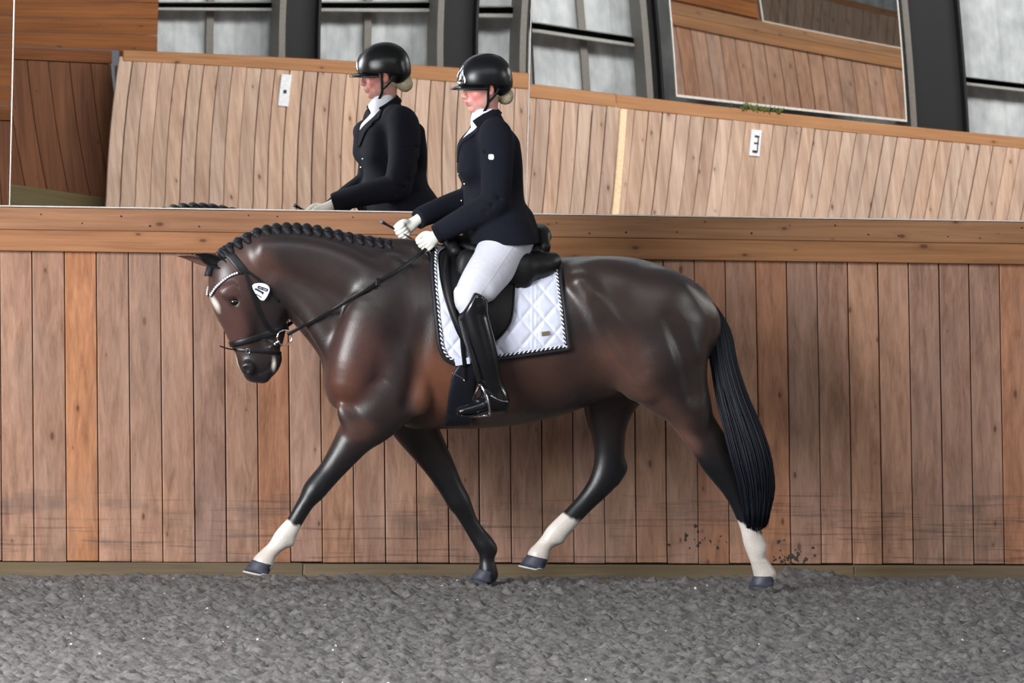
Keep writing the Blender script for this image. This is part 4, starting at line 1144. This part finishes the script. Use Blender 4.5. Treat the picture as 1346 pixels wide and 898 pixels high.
kb = np.where(body_v[:, 2] < P(641, 163)[2])[0]
mask = np.zeros(nb, bool); mask[kb] = True
bf = body_f[mask[body_f].all(1)]; hm = hv[:, 2] > P(641, 166)[2]; hf2 = hfc[hm[hfc].all(1)]
allv = np.concatenate([body_v, hv]); allf = np.concatenate([bf, hf2+nb]); used = np.unique(allf); rm = np.full(len(allv), -1); rm[used] = np.arange(len(used))
allv = allv[used]; allf = rm[allf]
rider = mesh_obj('person', allv, allf, M['skin'], None, True, {'coat': person_cols(allv)})
tag(rider, 'person in navy jacket, white breeches and black helmet riding the bay horse', 'person')
for s in (1, -1):
    e = Field(H(.072, s*.031, .002)-.03, H(.072, s*.031, .002)+.03, .002); e.ell(H(.0705, s*.031, -.0005), (.0115, .012, .0062), HR, 0); sdf_obj('eye', e, M['lens'], rider, 0)
    ht2 = Field(H(.072, s*.031, .018)-.05, H(.072, s*.031, .018)+.05, .002)
    ht2.tube(np.array([(*H(.085, s*.014, .0235), .002, .002), (*H(.083, s*.033, .0255), .003, .003), (*H(.066, s*.052, .018), .002, .002)]), .002, n=10); sdf_obj('eyebrow', ht2, M['hair'], rider, 0)

# --- breeches
def leg_cloth():
    f = Field((P(590, 300, .4)[0]-.05, HY-.50, P(640, 420, .35)[2]-.03), (P(710, 300, 0)[0]+.05, HY+.50, P(650, 250)[2]+.04), .006)
    f.tube(rowP([(657, 318, 0, 36, 46), (653, 296, 0, 33, 43), (649, 268, 0, 29, 37), (648, 250, 0, 28, 37)]), .04)
    for s, sg in (('N', 1), ('F', -1)):
        f.tube(rowP([(664, 318, sg*.15, 31, 32), (648, 346, sg*.225, 28, 27), (630, 370, sg*.30, 24, 23), (617, 391, sg*.345, 19.5, 18.5), (617, 404, sg*.36, 14.5, 15), (621, 420, sg*.37, 13, 13)]), .03)
        f.tube(rowP([(605, 384, sg*.36, 8), (608, 399, sg*.365, 7)]), .02)
        f.tube(rowP([(680, 318, sg*.12, 22), (660, 352, sg*.22, 18), (640, 382, sg*.33, 14)]), .03)
    f.half(P(640, 262), (0, 0, 1))
    return f
bre = sdf_obj('breeches', leg_cloth(), M['breeches'], rider, 1)
# seam down the thigh
BRB = BVHTree.FromPolygons([v.co for v in bre.data.vertices], [tuple(p.vertices) for p in bre.data.polygons])
def on_mesh(bvh, px, py, off, o0=.3):
    d = P(px, py, 0)-CAM; d /= np.linalg.norm(d); h = bvh.ray_cast(Vector(CAM), Vector(d))
    if h[0] is None:
        q = bvh.find_nearest(Vector(P(px, py, .04))); return np.array(q[0])+np.array(q[1])*off
    n = h[1] if h[1].y < 0 else -h[1]
    return np.array(h[0])+np.array(n)*off
pts = [on_mesh(BRB, x, y, .0005) for x, y in spline([(676, 322), (660, 345), (645, 368), (632, 386)], 20)]
v, fc = tube_mesh(pts, .0010, 6); mesh_obj('side_seam', v, fc, M['breeches'], bre)

# --- boots
def boot(sg):
    root_rows = [(615, 394, sg*.362, 21, 19), (621, 412, sg*.37, 20, 18.5), (629, 442, sg*.378, 19.5, 18), (637, 472, sg*.382, 18, 16.5), (644, 500, sg*.382, 15.5, 13.5), (650, 518, sg*.380, 15.5, 12), (653, 528, sg*.378, 14, 11)]
    f = Field((P(590, 400, .45)[0]-.05, HY-sg*.37-.13, P(640, 560, .35)[2]-.04), (P(690, 400, .3)[0]+.03, HY-sg*.37+.13, P(620, 372, .35)[2]+.04), .0045)
    f.tube(rowP(root_rows), .02)
    f.tube(rowP([(626, 384, sg*.372, 12, 16), (625, 400, sg*.372, 15, 17)]), .03)
    f.tube(rowP([(655, 527, sg*.375, 13, 11), (644, 530, sg*.378, 13, 11), (628, 535, sg*.385, 10, 12), (612, 539, sg*.39, 8, 11.5), (605, 541, sg*.392, 6, 9)]), .025)
    f.tube(rowP([(657, 520, sg*.372, 9, 9), (659, 534, sg*.372, 8, 9)]), .03)
    # cut the top in a slant: high on the outside front
    f.half(P(611.5, 400, sg*.37), (-.88, 0, .47), .016); f.half(P(626, 385.5, sg*.37), (.42, 0, .9), .012)
    for y, r in ((503, 1.6), (508, 1.3)): f.tube(rowP([(630, y-3, sg*.44, r), (645, y, sg*.46, r), (660, y+2, sg*.43, r)]), .006, sub=True)
    b = sdf_obj('boot', f, M['boot'], rider, 1)
    sole = [(663, 540, sg*.372), (650, 541, sg*.376), (640, 540.5, sg*.38), (625, 545, sg*.386), (612, 547, sg*.39), (604, 546, sg*.392)]
    q = spline(np.array([P(*s) for s in sole]), 30); v, fc = tube_mesh(q, 0, 12, True, (np.array([0, 0, 1.0]), .036, .005)); mesh_obj('sole', v, fc, M['leather'], b)
    mb = MB(); c = P(659, 538, sg*.372); mb.box(c-np.array([.026, .028, .014]), c+np.array([.026, .028, .008]), .006); mb.build('heel', M['leather'], b, True)
    # spur and its strap
    bv = BVHTree.FromPolygons([z.co for z in b.data.vertices], [tuple(p.vertices) for p in b.data.polygons])
    if sg > 0:
        pts = [on_mesh(bv, x, y, .004) for x, y in spline([(645, 520), (652, 524), (659, 527), (666, 528)], 14)]+[P(671, 529, .36)]
        pipe('spur', np.array(pts), .0030, M['chrome'], b, 30)
        pts = [on_mesh(bv, x, y, .003) for x, y in spline([(629, 508), (636, 511), (643, 516), (650, 522)], 14)]
        strap('spur_strap', pts, np.array([0, -1.0, 0]), .014, .003, M['leather'], b)
        pts = [on_mesh(bv, x, y, .0015) for x, y in spline([(634.5, 392), (640, 415), (648, 445), (654, 470)], 30)]
        pipe('back_zip', pts, .0018, M['chrome'] if False else M['leather'], b)
        c = on_mesh(bv, 627, 391, .003); mb = MB(); th = np.arange(12)*pi/6
        mb.add([c+np.array([.005*cos(a), -.0, .005*sin(a)]) for a in th]+[c+np.array([.003*cos(a), -.003, .003*sin(a)]) for a in th], [tuple(range(12))[::-1], tuple(range(12, 24))]+[(j, (j+1) % 12, 12+(j+1) % 12, 12+j) for j in range(12)]); mb.build('boot_button', M['chrome'], b)
    return b
boot(1); boot(-1)

# --- stirrups (hang from the saddle)
def stirrup(sg):
    near = sg > 0
    top = (616, 440, sg*.395); a = (630, 503, sg*.425)
    lea = spline(np.array([P(607, 420, sg*.40), P(616, 452, sg*.425), P(624, 480, sg*.435), P(630, 503, sg*.43)]), 20)
    s = strap('stirrup_leather', lea, np.array([0, -sg*1.0, 0]), .020, .004, M['leather'], sad)
    iron = []
    t0 = P(631, 503, sg*.43)
    for (x, y, o) in [(644, 546, .44), (642, 530, .447), (636, 514, .44), (631, 506, .42), (626, 514, .385), (621, 530, .345), (620, 546, .345)]: iron.append(P(x, y, sg*o))
    ir = pipe('stirrup_iron', np.array(iron), .0052, M['chrome'], sad, 50)
    q = np.array([P(641, 546.5, sg*.44), P(628, 547.5, sg*.39), P(619, 547.5, sg*.345)])
    v, fc = tube_mesh(spline(q, 14), 0, 12, True, (np.array([0, 0, 1.0]), .022, .005)); mesh_obj('tread', v, fc, M['chrome'], ir)
stirrup(1); stirrup(-1)

# --- jacket
def jacket():
    f = Field((P(535, 300, .2)[0]-.05, HY-.42, P(650, 330, .2)[2]-.03), (P(715, 300, -.1)[0]+.04, HY+.42, P(640, 135)[2]+.03), .0048)
    T = lambda rows, k=.03, **kw: f.tube(rowP(rows), k, **kw)
    T([(657, 328, 0, 47, 80), (654, 304, 0, 43, 66), (649, 272, 0, 38, 46), (646, 240, 0, 36, 45), (645, 212, 0, 35, 48), (645, 188, 0, 29, 47), (646, 170, 0, 19, 34), (646, 158, 0, 14, 20)], .03, n=40)
    T([(617, 222, .06, 14, 18), (619, 196, .06, 14, 18)], .06); T([(617, 222, -.06, 14, 18), (619, 196, -.06, 14, 18)], .06)     # chest
    T([(668, 192, .08, 14, 14), (672, 225, .08, 13, 14), (670, 262, .06, 14, 20)], .05); T([(668, 192, -.08, 14, 14), (672, 225, -.08, 13, 14), (670, 262, -.06, 14, 20)], .05)     # shoulder blades
    for sg in (1, -1): T([(671, 334, sg*.155, 35, 38), (660, 304, sg*.150, 37, 37), (651, 274, sg*.10, 32, 30)], .04)
    T([(680, 290, 0, 20, 40), (688, 312, 0, 18, 44), (690, 330, 0, 18, 46)], .04)
    for s, sg in (('N', 1), ('F', -1)):
        sh, el, wr = J['sh'+s], J['el'+s], J['wr'+s]
        mid = ((sh[0]+el[0])/2+2, (sh[1]+el[1])/2, (sh[2]+el[2])/2+sg*.015)
        fm = ((el[0]+wr[0])/2, (el[1]+wr[1])/2+1, (el[2]+wr[2])/2+sg*.01)
        f.tube(rowP([(sh[0]-4, sh[1]-7, sh[2]*.72, 17), (sh[0], sh[1]+2, sh[2], 22), (*mid, 20.5), (el[0]+1, el[1]-6, el[2], 19), (el[0]-6, el[1]+6, el[2], 18.5), (*fm, 16), (wr[0]+4, wr[1]-2, wr[2], 13.5), (wr[0]-4, wr[1]+3, wr[2], 12.8)]), .03, n=44)
        # cut the cuff square and fold lines in the sleeve
        for q in range(3):
            ex, ey = el[0]-4-q*9, el[1]-16+q*9
            f.tube(rowP([(ex-16, ey-2, el[2]+sg*.05, 1.6), (ex-2, ey+6, el[2]+sg*.085, 2.0), (ex+10, ey+12, el[2]+sg*.06, 1.5)]), .02, sub=True)
        for q in range(3):
            ey = sh[1]+26+q*20; f.tube(rowP([(sh[0]-14, ey-6, sh[2]+sg*.055, 1.2), (sh[0]+2, ey+3, sh[2]+sg*.092, 1.8), (sh[0]+14, ey+4, sh[2]+sg*.06, 1.2)]), .02, sub=True)
        d = P(*wr)-P(*el); d /= np.linalg.norm(d); c = P(*wr)+d*.018
        X = f.win(c-.08, c+.08); sl, (gx, gy, gz) = X
        f.blend(sl, -((gx-c[0])*d[0]+(gy-c[1])*d[1]+(gz-c[2])*d[2]), 0, True)
    # hem
    hn = np.array([.04, 0, -1.0]); f.half(P(655, 319, 0), hn, .006)
    # front vent below the last button, V at the neck
    T([(628, 148, 0, 16, 15.5), (630, 158, 0, 15, 15)], .006, sub=True)
    f.half(P(646, 148, 0), (-.25, 0, 1), .004)
    T([(603, 278, 0, 6, 1.5), (606, 295, 0, 8, 3), (610, 322, 0, 9, 5)], .008, sub=True)
    return f
jk = sdf_obj('jacket', jacket(), M['jacket'], rider, 1)
JB = BVHTree.FromPolygons([v.co for v in jk.data.vertices], [tuple(p.vertices) for p in jk.data.polygons])
# collar and lapels lie on the jacket
def surf_patch(name, poly, off, mat, parent, bvh, o_dir=None, sub=10):
    c = np.mean(poly, 0); ring = spline(np.array(list(poly)+[poly[0]], float), 37)[:-1]; V = []; n = len(ring)
    for i in range(sub+1):
        for x, y in ring:
            q = c+(np.array([x, y])-c)*i/sub; V.append(on_mesh(bvh, q[0], q[1], off*(1 if i < sub else .2)))
    F = []
    for i in range(sub):
        for j in range(n): F.append((i*n+j, (i+1)*n+j, (i+1)*n+(j+1) % n, i*n+(j+1) % n))
    return mesh_obj(name, V, F, mat, parent)
# stand collar
col = [P(624, 163, .062), P(636, 155, .066), P(648, 148, .058), P(655, 146, .02), P(655, 146, -.02), P(648, 148, -.058), P(636, 155, -.066), P(624, 163, -.062)]
v, fc = tube_mesh(spline(np.array(col), 40), 0, 12, True, (np.array([P(641, 160)-p for p in spline(np.array(col), 40)]), .020, .005)); mesh_obj('collar', v, fc, M['jacket'], jk)
for (x, y) in ((602.5, 229), (604.5, 246), (606.5, 264)):
    c = on_mesh(JB, x, y, .003); b = Field(c-.02, c+.02, .002); b.ell(c, (.006, .006, .0065), None, 0); sdf_obj('button', b, M['chrome'], jk, 0)
# white sleeve patch and a pocket flap
surf_patch('sleeve_patch', [(642.5, 203), (648.5, 203.5), (648.5, 209.5), (642.5, 209)], .0025, M['white'], jk, JB, sub=3)
def on_front(o, py, off):
    """point on the front of the jacket, o to the rider's left, at picture height py"""
    z = P(612, py, o)[2]; h = JB.ray_cast(Vector((-3, HY-o, z)), Vector((1, 0, 0)))
    if h[0] is None or h[0].x > P(660, 170)[0]:
        q = JB.find_nearest(Vector((P(622, py, o)[0], HY-o, z))); h = q
    n = h[1] if h[1].x < 0 else -h[1]
    return np.array(h[0])+np.array(n)*off
def front_patch(name, poly, off, mat, parent, sub=8):
    c = np.mean(poly, 0); ring = np.concatenate([np.linspace(poly[i], poly[(i+1) % len(poly)], 7)[:-1] for i in range(len(poly))]); n = len(ring); V = []
    for i in range(sub+2):
        f_ = min(1, i/sub)
        for x, y in ring:
            q = c+(np.array([x, y])-c)*f_; V.append(on_front(q[0], q[1], off if i <= sub else -.004))
    F = []
    for i in range(sub+1):
        for j in range(n): F.append((i*n+j, (i+1)*n+j, (i+1)*n+(j+1) % n, i*n+(j+1) % n))
    return mesh_obj(name, V, F, mat, parent)
front_patch('stock_front', [(-.060, 164), (-.02, 160), (.03, 160), (.068, 163), (.050, 172), (.022, 183), (.0, 193), (-.022, 183), (-.046, 172)], .006, M['stock'], rider)
for sg in (1, -1):
    pl = [(.060, 160), (.092, 163), (.105, 172), (.080, 178), (.092, 182), (.060, 196), (.018, 212), (.0, 214), (.0, 192), (.022, 184), (.048, 172)]
    front_patch('lapel', [(sg*x, y) for x, y in pl], .008, M['jacket'], jk)
# --- stock
f = Field(P(610, 190, .12)-.04, P(655, 140, -.12)+.04, .0036)
f.tube(rowP([(636, 162, 0, 17, 18), (636, 154, 0, 16, 17.5), (637, 147, 0, 14.8, 16)]), .015)
f.ell(P(624, 158, .035), (.013, .022, .015), None, .02)
f.tube(rowP([(619, 151, .03, 1.0), (628, 152, .075, 1.0), (640, 149, .07, 1.0)]), .006, sub=True); f.tube(rowP([(618, 158, .03, 1.0), (627, 160, .08, 1.0), (640, 157, .075, 1.0)]), .006, sub=True)
sdf_obj('stock_tie', f, M['stock'], rider, 1)

# --- helmet
f = Field(HC-.22, HC+.26, .0042)
f.ell(H(-.010, 0, .036), (.130, .108, .120), HR, 0); f.ell(H(-.045, 0, .034), (.096, .103, .105), HR, .03)
f.half(H(.03, 0, .010), -hz*1.0+hx*.16, .006)
f.ell(H(-.072, 0, -.010), (.062, .088, .056), HR, .03)
f.half(H(-.075, 0, -.062), -hz-hx*.2, .006)
f.ell(H(.045, .0, -.070), (.090, .072, .085), HR, .01, True); f.ell(H(.004, .09, -.034), (.026, .06, .040), HR, .01, True); f.ell(H(.004, -.09, -.034), (.026, .06, .040), HR, .01, True)
helm = sdf_obj('helmet', f, M['helmet'], rider, 1)
HB = BVHTree.FromPolygons([v.co for v in helm.data.vertices], [tuple(p.vertices) for p in helm.data.polygons])
# brim: thin curved peak
V = []; F = []; n = 25; mR = 8
for lay in (0, 1):
    for i in range(mR+1):
        for j in range(n):
            a = (j/(n-1)-.5)*2*radians(72); t = i/mR
            r = .108+(.062*max(0, cos(a*1.2))**.8+.004)*t; yy = sin(a)*(.098+.012*t)
            V.append(H(-.012+cos(a)*r+.004, yy, .016-.012*t+.012*cos(a)-.012*abs(sin(a))**2-(.007 if lay else 0)))
S = (mR+1)*n
for lay in (0, 1):
    for i in range(mR):
        for j in range(n-1):
            g = tuple(z+lay*S for z in (i*n+j, (i+1)*n+j, (i+1)*n+j+1, i*n+j+1)); F.append(g if lay else g[::-1])
for j in range(n-1): F.append((mR*n+j, mR*n+j+1, S+mR*n+j+1, S+mR*n+j))
mesh_obj('brim', V, F, M['helmet'], helm)
# silver emblem on the front: a pointed arch with a foot
def onh(a, b, c): 
    d = hx; h = HB.ray_cast(Vector(H(.4, b, c)), Vector(-hx)); return np.array(h[0])+hx*.003 if h[0] else H(.118, b, c)
arch = [onh(0, b, c) for b, c in ((.048, .036), (.043, .060), (.030, .086), (.014, .112), (-.002, .086), (-.012, .060), (-.016, .036))]
pipe('emblem', np.array(arch), .0042, M['chrome'], helm, 40)
pipe('emblem', np.array([onh(0, b, .036) for b in (.048, .034, .018, 0, -.012, -.016)]), .005, M['chrome'], helm, 20)
pipe('emblem', np.array([onh(0, b, c) for b, c in ((.038, .048), (.024, .056), (.004, .048))]), .0035, M['chrome'], helm, 16)
# narrow panel down the middle with vents
for s in (1, -1):
    pts = []
    for k in range(24):
        a = radians(20+k*6.2); d = hx*cos(a)+hz*sin(a); c = H(-.01, s*.030, .045); h = HB.ray_cast(Vector(c+d*.3), Vector(-d))
        if h[0]: pts.append(np.array(h[0]))
    pipe('helmet_seam', np.array(pts), .0018, M['leather'], helm, 40)
# chin strap
for s in (1, -1):
    strap('chin_strap', np.array([H(.008, s*.086, .020), H(.014, s*.080, -.030), H(.020, s*.072, -.080), H(.034, s*.057, -.110), H(.046, s*.030, -.130), H(.050, 0, -.134)]), hl*s, .014, .004, M['leather'], helm, 24)
    strap('chin_strap', np.array([H(-.060, s*.080, .0), H(-.020, s*.079, -.045), H(.016, s*.072, -.072)]), hl*s, .012, .004, M['leather'], helm, 20)
# --- hair: bun below the helmet
f = Field(H(-.11, 0, -.065)-.10, H(-.11, 0, -.065)+.10, .0032)
f.ell(H(-.106, 0, -.064), (.040, .048, .042), HR, .0); f.tube(np.array([(*H(-.06, 0, -.03), .05, .06), (*H(-.10, 0, -.045), .03, .04)]), .02, n=6, lat=hl)
for k in range(9):
    a = k*pi/9*2; f.tube(np.array([(*H(-.106+.042*cos(a+u)*1.0, .034*(u-.9), -.064+.044*sin(a+u)), .0018, .0018) for u in np.linspace(0, 1.8, 6)]), .006, n=12, sub=True)
sdf_obj('hair_bun', f, M['hair'], rider, 1)

# --- gloved hands: closed round the reins, thumbs on top
def glove(wr, el, c, name, sg):
    """wr = wrist, c = knuckle centre (world)"""
    wr = np.array(wr); c = np.array(c); fw = c-wr; fw /= np.linalg.norm(fw)
    out = np.array([0, -sg*1.0, 0.0]); out -= fw*out.dot(fw); out /= np.linalg.norm(out)      # back of the hand looks outward
    dn = np.cross(fw, out); dn = dn if dn[2] < 0 else -dn                                          # from the thumb side to the little finger
    G = lambda a, b, d: c+fw*a+out*b+dn*d
    f = Field(np.minimum(wr, c)-.085, np.maximum(wr, c)+.085, .0028)
    GT = lambda rows, k=.006: f.tube(np.array([(*G(*r[:3]), r[3], r[4] if len(r) > 4 else r[3]) for r in rows]), k, n=20, lat=out)
    e = wr-np.array(el); 
    f.tube(np.array([(*(wr-fw*.022), .027, .024), (*wr, .025, .022), (*G(-.035, .004, .0), .032, .019), (*G(-.012, .008, .0), .036, .017), (*G(.0, .008, .002), .034, .014)]), .015, n=20, lat=out)
    for k, (d, L, r) in enumerate(((-.027, 1.0, .0105), (-.009, 1.07, .011), (.009, 1.0, .0105), (.025, .82, .009))):
        GT([(-.010, .012, d, r), (.010*L, .013, d*1.02, r*1.05), (.030*L, .004, d*1.02, r), (.036*L, -.012, d, r*.96), (.024*L, -.026, d*.97, r*.92), (.006*L, -.027, d*.95, r*.88), (-.004, -.020, d*.94, r*.84)], .0035)
    GT([(-.040, -.004, -.018, .014), (-.020, -.014, -.036, .013), (.004, -.014, -.043, .0115), (.024, -.010, -.042, .010), (.032, -.008, -.041, .0085)], .006)
    return sdf_obj(name, f, M['glove'], rider, 1), G
gN, GN = glove(P(578, 306, .125), P(*J['elN']), P(562, 319, .095), 'glove', 1)
gF, GF = glove(P(549, 289, -.125), P(*J['elF']), P(531, 303, -.105), 'glove', -1)
# whip held in the far hand
wroot = empty('riding_whip', P(530, 302, -.09)); tag(wroot, 'thin black riding whip held in the white gloved right hand', 'whip')
w = spline(np.array([P(501.5, 291.5, -.09), P(522, 303, -.085), P(548, 318, -.07), P(600, 352, -.30), P(690, 404, -.42)]), 40)
v, fc = tube_mesh(w, np.interp(np.linspace(0, 1, 40), [0, .04, .06, .18, .2, 1], [.0085, .009, .006, .006, .004, .002]), 10); mesh_obj('shaft', v, fc, M['leather'], wroot)
e = Field(P(502, 292, -.09)-.03, P(502, 292, -.09)+.03, .002); e.ell(P(502, 292, -.09), (.0095, .0095, .0095), None, 0); sdf_obj('knob', e, plain('whip_cap', srgb(96, 98, 108), .35), wroot, 0)

# --- bridle -----------------------------------------------------------------------
bri = empty('bridle', P(320, 350, .1)); tag(bri, 'black leather bridle with sparkling browband and number tag on the horse head', 'bridle')
def onhead(px, py, off, near=True):
    for _ in range(1):
        d = P(px, py, 0)-CAM; d /= np.linalg.norm(d)
        h = HBVH.ray_cast(Vector(CAM), Vector(d))
        if h[0] is None:
            q = HBVH.find_nearest(Vector(P(px, py, 0))); n = q[1]; return np.array(q[0])+np.array(n)*off, np.array(n)
        n = h[1] if h[1].dot(Vector(d)) < 0 else -h[1]; return np.array(h[0])+np.array(n)*off, np.array(n)
def mir(p): return np.array([p[0], 2*HY-p[1], p[2]])
def head_strap(name, path, w, th, off=.004, parent=None, both=True, n=50, mat='leather'):
    q = spline(path, n); P3 = []; N3 = []
    for x, y in q:
        p, nn = onhead(x, y, off); P3.append(p); N3.append(nn)
    P3 = np.array(P3); N3 = np.array(N3)
    for a in range(3): P3[2:-2, a] = np.convolve(P3[:, a], np.ones(5)/5, 'valid')
    v, fc = tube_mesh(P3, 0, 12, True, (N3, w/2, th/2)); o = mesh_obj(name, v, fc, M[mat], parent or bri)
    if both:
        vm = v.copy(); vm[:, 1] = 2*HY-vm[:, 1]; mesh_obj(name, vm, [g[::-1] for g in fc], M[mat], parent or bri)
    return o, P3, N3
head_strap('headpiece', [(293, 330), (303, 336), (313, 348), (321, 358)], .042, .008)
head_strap('cheekpiece', [(321, 356), (327, 372), (334, 392), (342, 412), (352, 430), (363, 438)], .020, .007)
head_strap('throat_latch', [(318, 352), (338, 366), (354, 380), (366, 396)], .012, .005)
# noseband: ring round the head, built from the cross-section of the head
def ring_round(p0, p1, name, w, th, mat='leather', front=1.0, n=64, parent=None):
    """belt round the head through the picture line p0-p1"""
    a = P(*p0, 0); b = P(*p1, 0); ax = b-a; ax /= np.linalg.norm(ax); c = (a+b)/2; side = np.array([0, 1.0, 0])
    V = []; N = []
    for k in range(n):
        t = 2*pi*k/n; d = ax*cos(t)*1.0+side*sin(t); h = HBVH.ray_cast(Vector(c), Vector(d))
        # last surface crossing going out
        p = c+d*.05 if h[0] is None else np.array(h[0]); V.append(p+d*.004); N.append(d)
    V = np.array(V); N = np.array(N)
    Vs = V.copy()
    for s in (-2, -1, 1, 2): Vs += np.roll(V, s, 0)
    V = Vs/5; Tn = np.concatenate([V, V[:2]]); Nn = np.concatenate([N, N[:2]])
    v, fc = tube_mesh(Tn, 0, 12, False, (Nn, w/2, th/2)); return mesh_obj(name, v, fc, M[mat], parent or bri)
nb_ = ring_round((305, 452), (366, 432), 'noseband', .030, .013)
ring_round((309, 459), (366, 464), 'flash_strap', .014, .006)
pipe('flash_end', np.array([P(310, 459.5, .03), P(300, 458.5, .05), P(289, 455, .06)]), .0035, M['leather'], bri, 14)
c = P(326, 461.5, .07); pipe('flash_buckle', np.array([onhead(x, y, .008)[0] for x, y in ((324, 458), (328, 459), (327.5, 464), (323.5, 463), (324, 458))]), .002, M['chrome'], bri, 24)
# browband with crystals
q = spline([(280, 386), (285, 378), (293, 370), (304, 362), (316, 358)], 30)
o, B3, BN = head_strap('browband', [(278, 389), (284, 379), (293, 370), (304, 362), (316, 358)], .016, .006)
mb = MB()
for k in range(15):
    i = int(2+k*45/15); i = min(i, len(B3)-1)
    for mirr in (False, True):
        c = B3[i]+BN[i]*.005; c = mir(c) if mirr else c; r = .0062; V = []; Fq = []
        for a in range(5):
            for b in range(8): V.append(c+r*np.array([sin(pi*a/4)*cos(pi*b/4), cos(pi*a/4)*.9, sin(pi*a/4)*sin(pi*b/4)]))
        for a in range(4):
            for b in range(8): Fq.append((a*8+b, a*8+(b+1) % 8, (a+1)*8+(b+1) % 8, (a+1)*8+b))
        mb.add(V, Fq)
tag(mb.build('crystal_row', M['crystal'], o), kind='stuff')
# number tag hanging at the cheek
tc, tn = onhead(342, 383, .022); tn = np.array([-.12, -1, .05]); tn /= np.linalg.norm(tn)
ux = np.cross(np.array([0, 0, 1.0]), tn); ux /= np.linalg.norm(ux); ux = ux if ux[0] > 0 else -ux; uz = np.cross(ux, tn); uz = uz if uz[2] > 0 else -uz
tagpts = [(-14, 8), (-11, 11), (-4, 12.2), (4, 11.5), (10, 8), (12, 2), (9, -6), (5, -12), (2, -13.5), (-2, -12), (-7, -6), (-12, 2)]
rg = spline(np.array(tagpts+tagpts[:1], float), 49)[:-1]*PX*.86; nT = len(rg)
V = [tc+ux*x+uz*y for x, y in rg]+[tc+ux*x+uz*y+tn*.004 for x, y in rg]+[tc+ux*x*.93+uz*y*.93+tn*.005 for x, y in rg]
F = [tuple(range(nT)), tuple(range(2*nT, 3*nT))]+[(L*nT+j, L*nT+(j+1) % nT, (L+1)*nT+(j+1) % nT, (L+1)*nT+j) for L in (0, 1) for j in range(nT)]
tg = mesh_obj('number_tag', V, F, M['pad'], bri, False)
mb = MB()
def bar(x0, y0, x1, y1, w):
    a = np.array([x0, y0]); b = np.array([x1, y1]); d = (b-a)/np.linalg.norm(b-a); nn = np.array([-d[1], d[0]])*w
    q = [a+nn, b+nn, b-nn, a-nn]; s = PX*.86
    mb.add([tc+ux*x*s+uz*y*s+tn*.0050 for x, y in q]+[tc+ux*x*s+uz*y*s+tn*.0062 for x, y in q], [(0, 1, 2, 3), (7, 6, 5, 4)]+[(j, j+4, (j+1) % 4+4, (j+1) % 4) for j in range(4)])
# digits lie tilted on the tag
bar(-5, 7.5, 9, 3.0, .9); bar(-5.5, 5.0, 8, .5, .9); bar(-5, 7.8, -5.6, 4.8, .8); bar(8.8, 3.2, 8, .3, .8); bar(1.5, 5.8, .8, 2.4, .8)
bar(-9, 3.6, 2.5, -2.4, 1.3); bar(2, -.6, 1.2, -4.4, 1.1); bar(-9.4, 4.2, -9.0, 1.8, .9)
bar(-8.2, -4.2, .2, -9.0, .6)
mb.build('number', M['black'], tg)
# bit ring and shank
def ringmesh(c, r, rr, name, nrm=(0, 1, 0)):
    th = np.linspace(0, 2*pi, 40); V = np.array([c+np.array([r*cos(t), 0, r*sin(t)]) for t in th]); v, fc = tube_mesh(V, rr, 8, False); return mesh_obj(name, v, fc, M['chrome'], bri)
bc = P(374, 444, .095)
ringmesh(bc, .036, .0034, 'bit_ring'); ringmesh(mir(bc), .036, .0034, 'bit_ring')
pipe('mouthpiece', np.array([P(362, 452, .10), P(358, 455, .05), P(357, 456, 0), P(358, 455, -.05), mir(P(362, 452, .10))]), .008, M['chrome'], bri, 20)
pipe('cheek_link', np.array([P(361, 452, .088), P(367, 448.5, .10)]), .006, M['chrome'], bri, 6)
# reins
def rein(near):
    pts = [(378, 440, .095), (392, 432, .11), (407, 424, .13), (421, 416.5, .15), (436, 408.5, .17), (450, 400, .19), (466, 390, .20), (481, 381, .21), (496, 371, .215), (513, 361, .19), (530, 351, .17), (544, 340, .15), (556, 331, .12), (564, 322, .085)]
    w = []
    for x, y, o in pts:
        p = P(x, y, o)
        ys = hside(p[0], p[2], True)
        if ys is not None and p[1] > ys-.022 and x < 560: p = P(x, y, HY-ys+.024)
        w.append(p)
    w = np.array(w)
    if not near:
        w = np.array([P(369, 434, -.095), P(385, 423, -.11), P(402, 412, -.14), P(420, 402, -.17), P(445, 388, -.20), P(475, 368, -.205)])
        w = np.concatenate([w, [P(505, 345, -.17), P(520, 325, -.13), P(531, 305, -.095)]])
    strap('rein', w, np.array([0, -1.0, 0.0]), .018, .005, M['leather'], bri, 60)
    if near:
        c = w[8]+np.array([0, -.006, 0]); mb = MB(); mb.box(c-np.array([.011, .007, .020]), c+np.array([.011, .007, .020]), .004); mb.build('rein_stop', M['leather'], bri)
    # slack end of the rein hanging below the hand
rein(True); rein(False)
pipe('rein_end', np.array([P(563, 326, .09), P(566, 334, .10), P(566, 345, .12), P(562, 336, .13), P(556, 330, .11)]), .004, M['leather'], bri, 30)
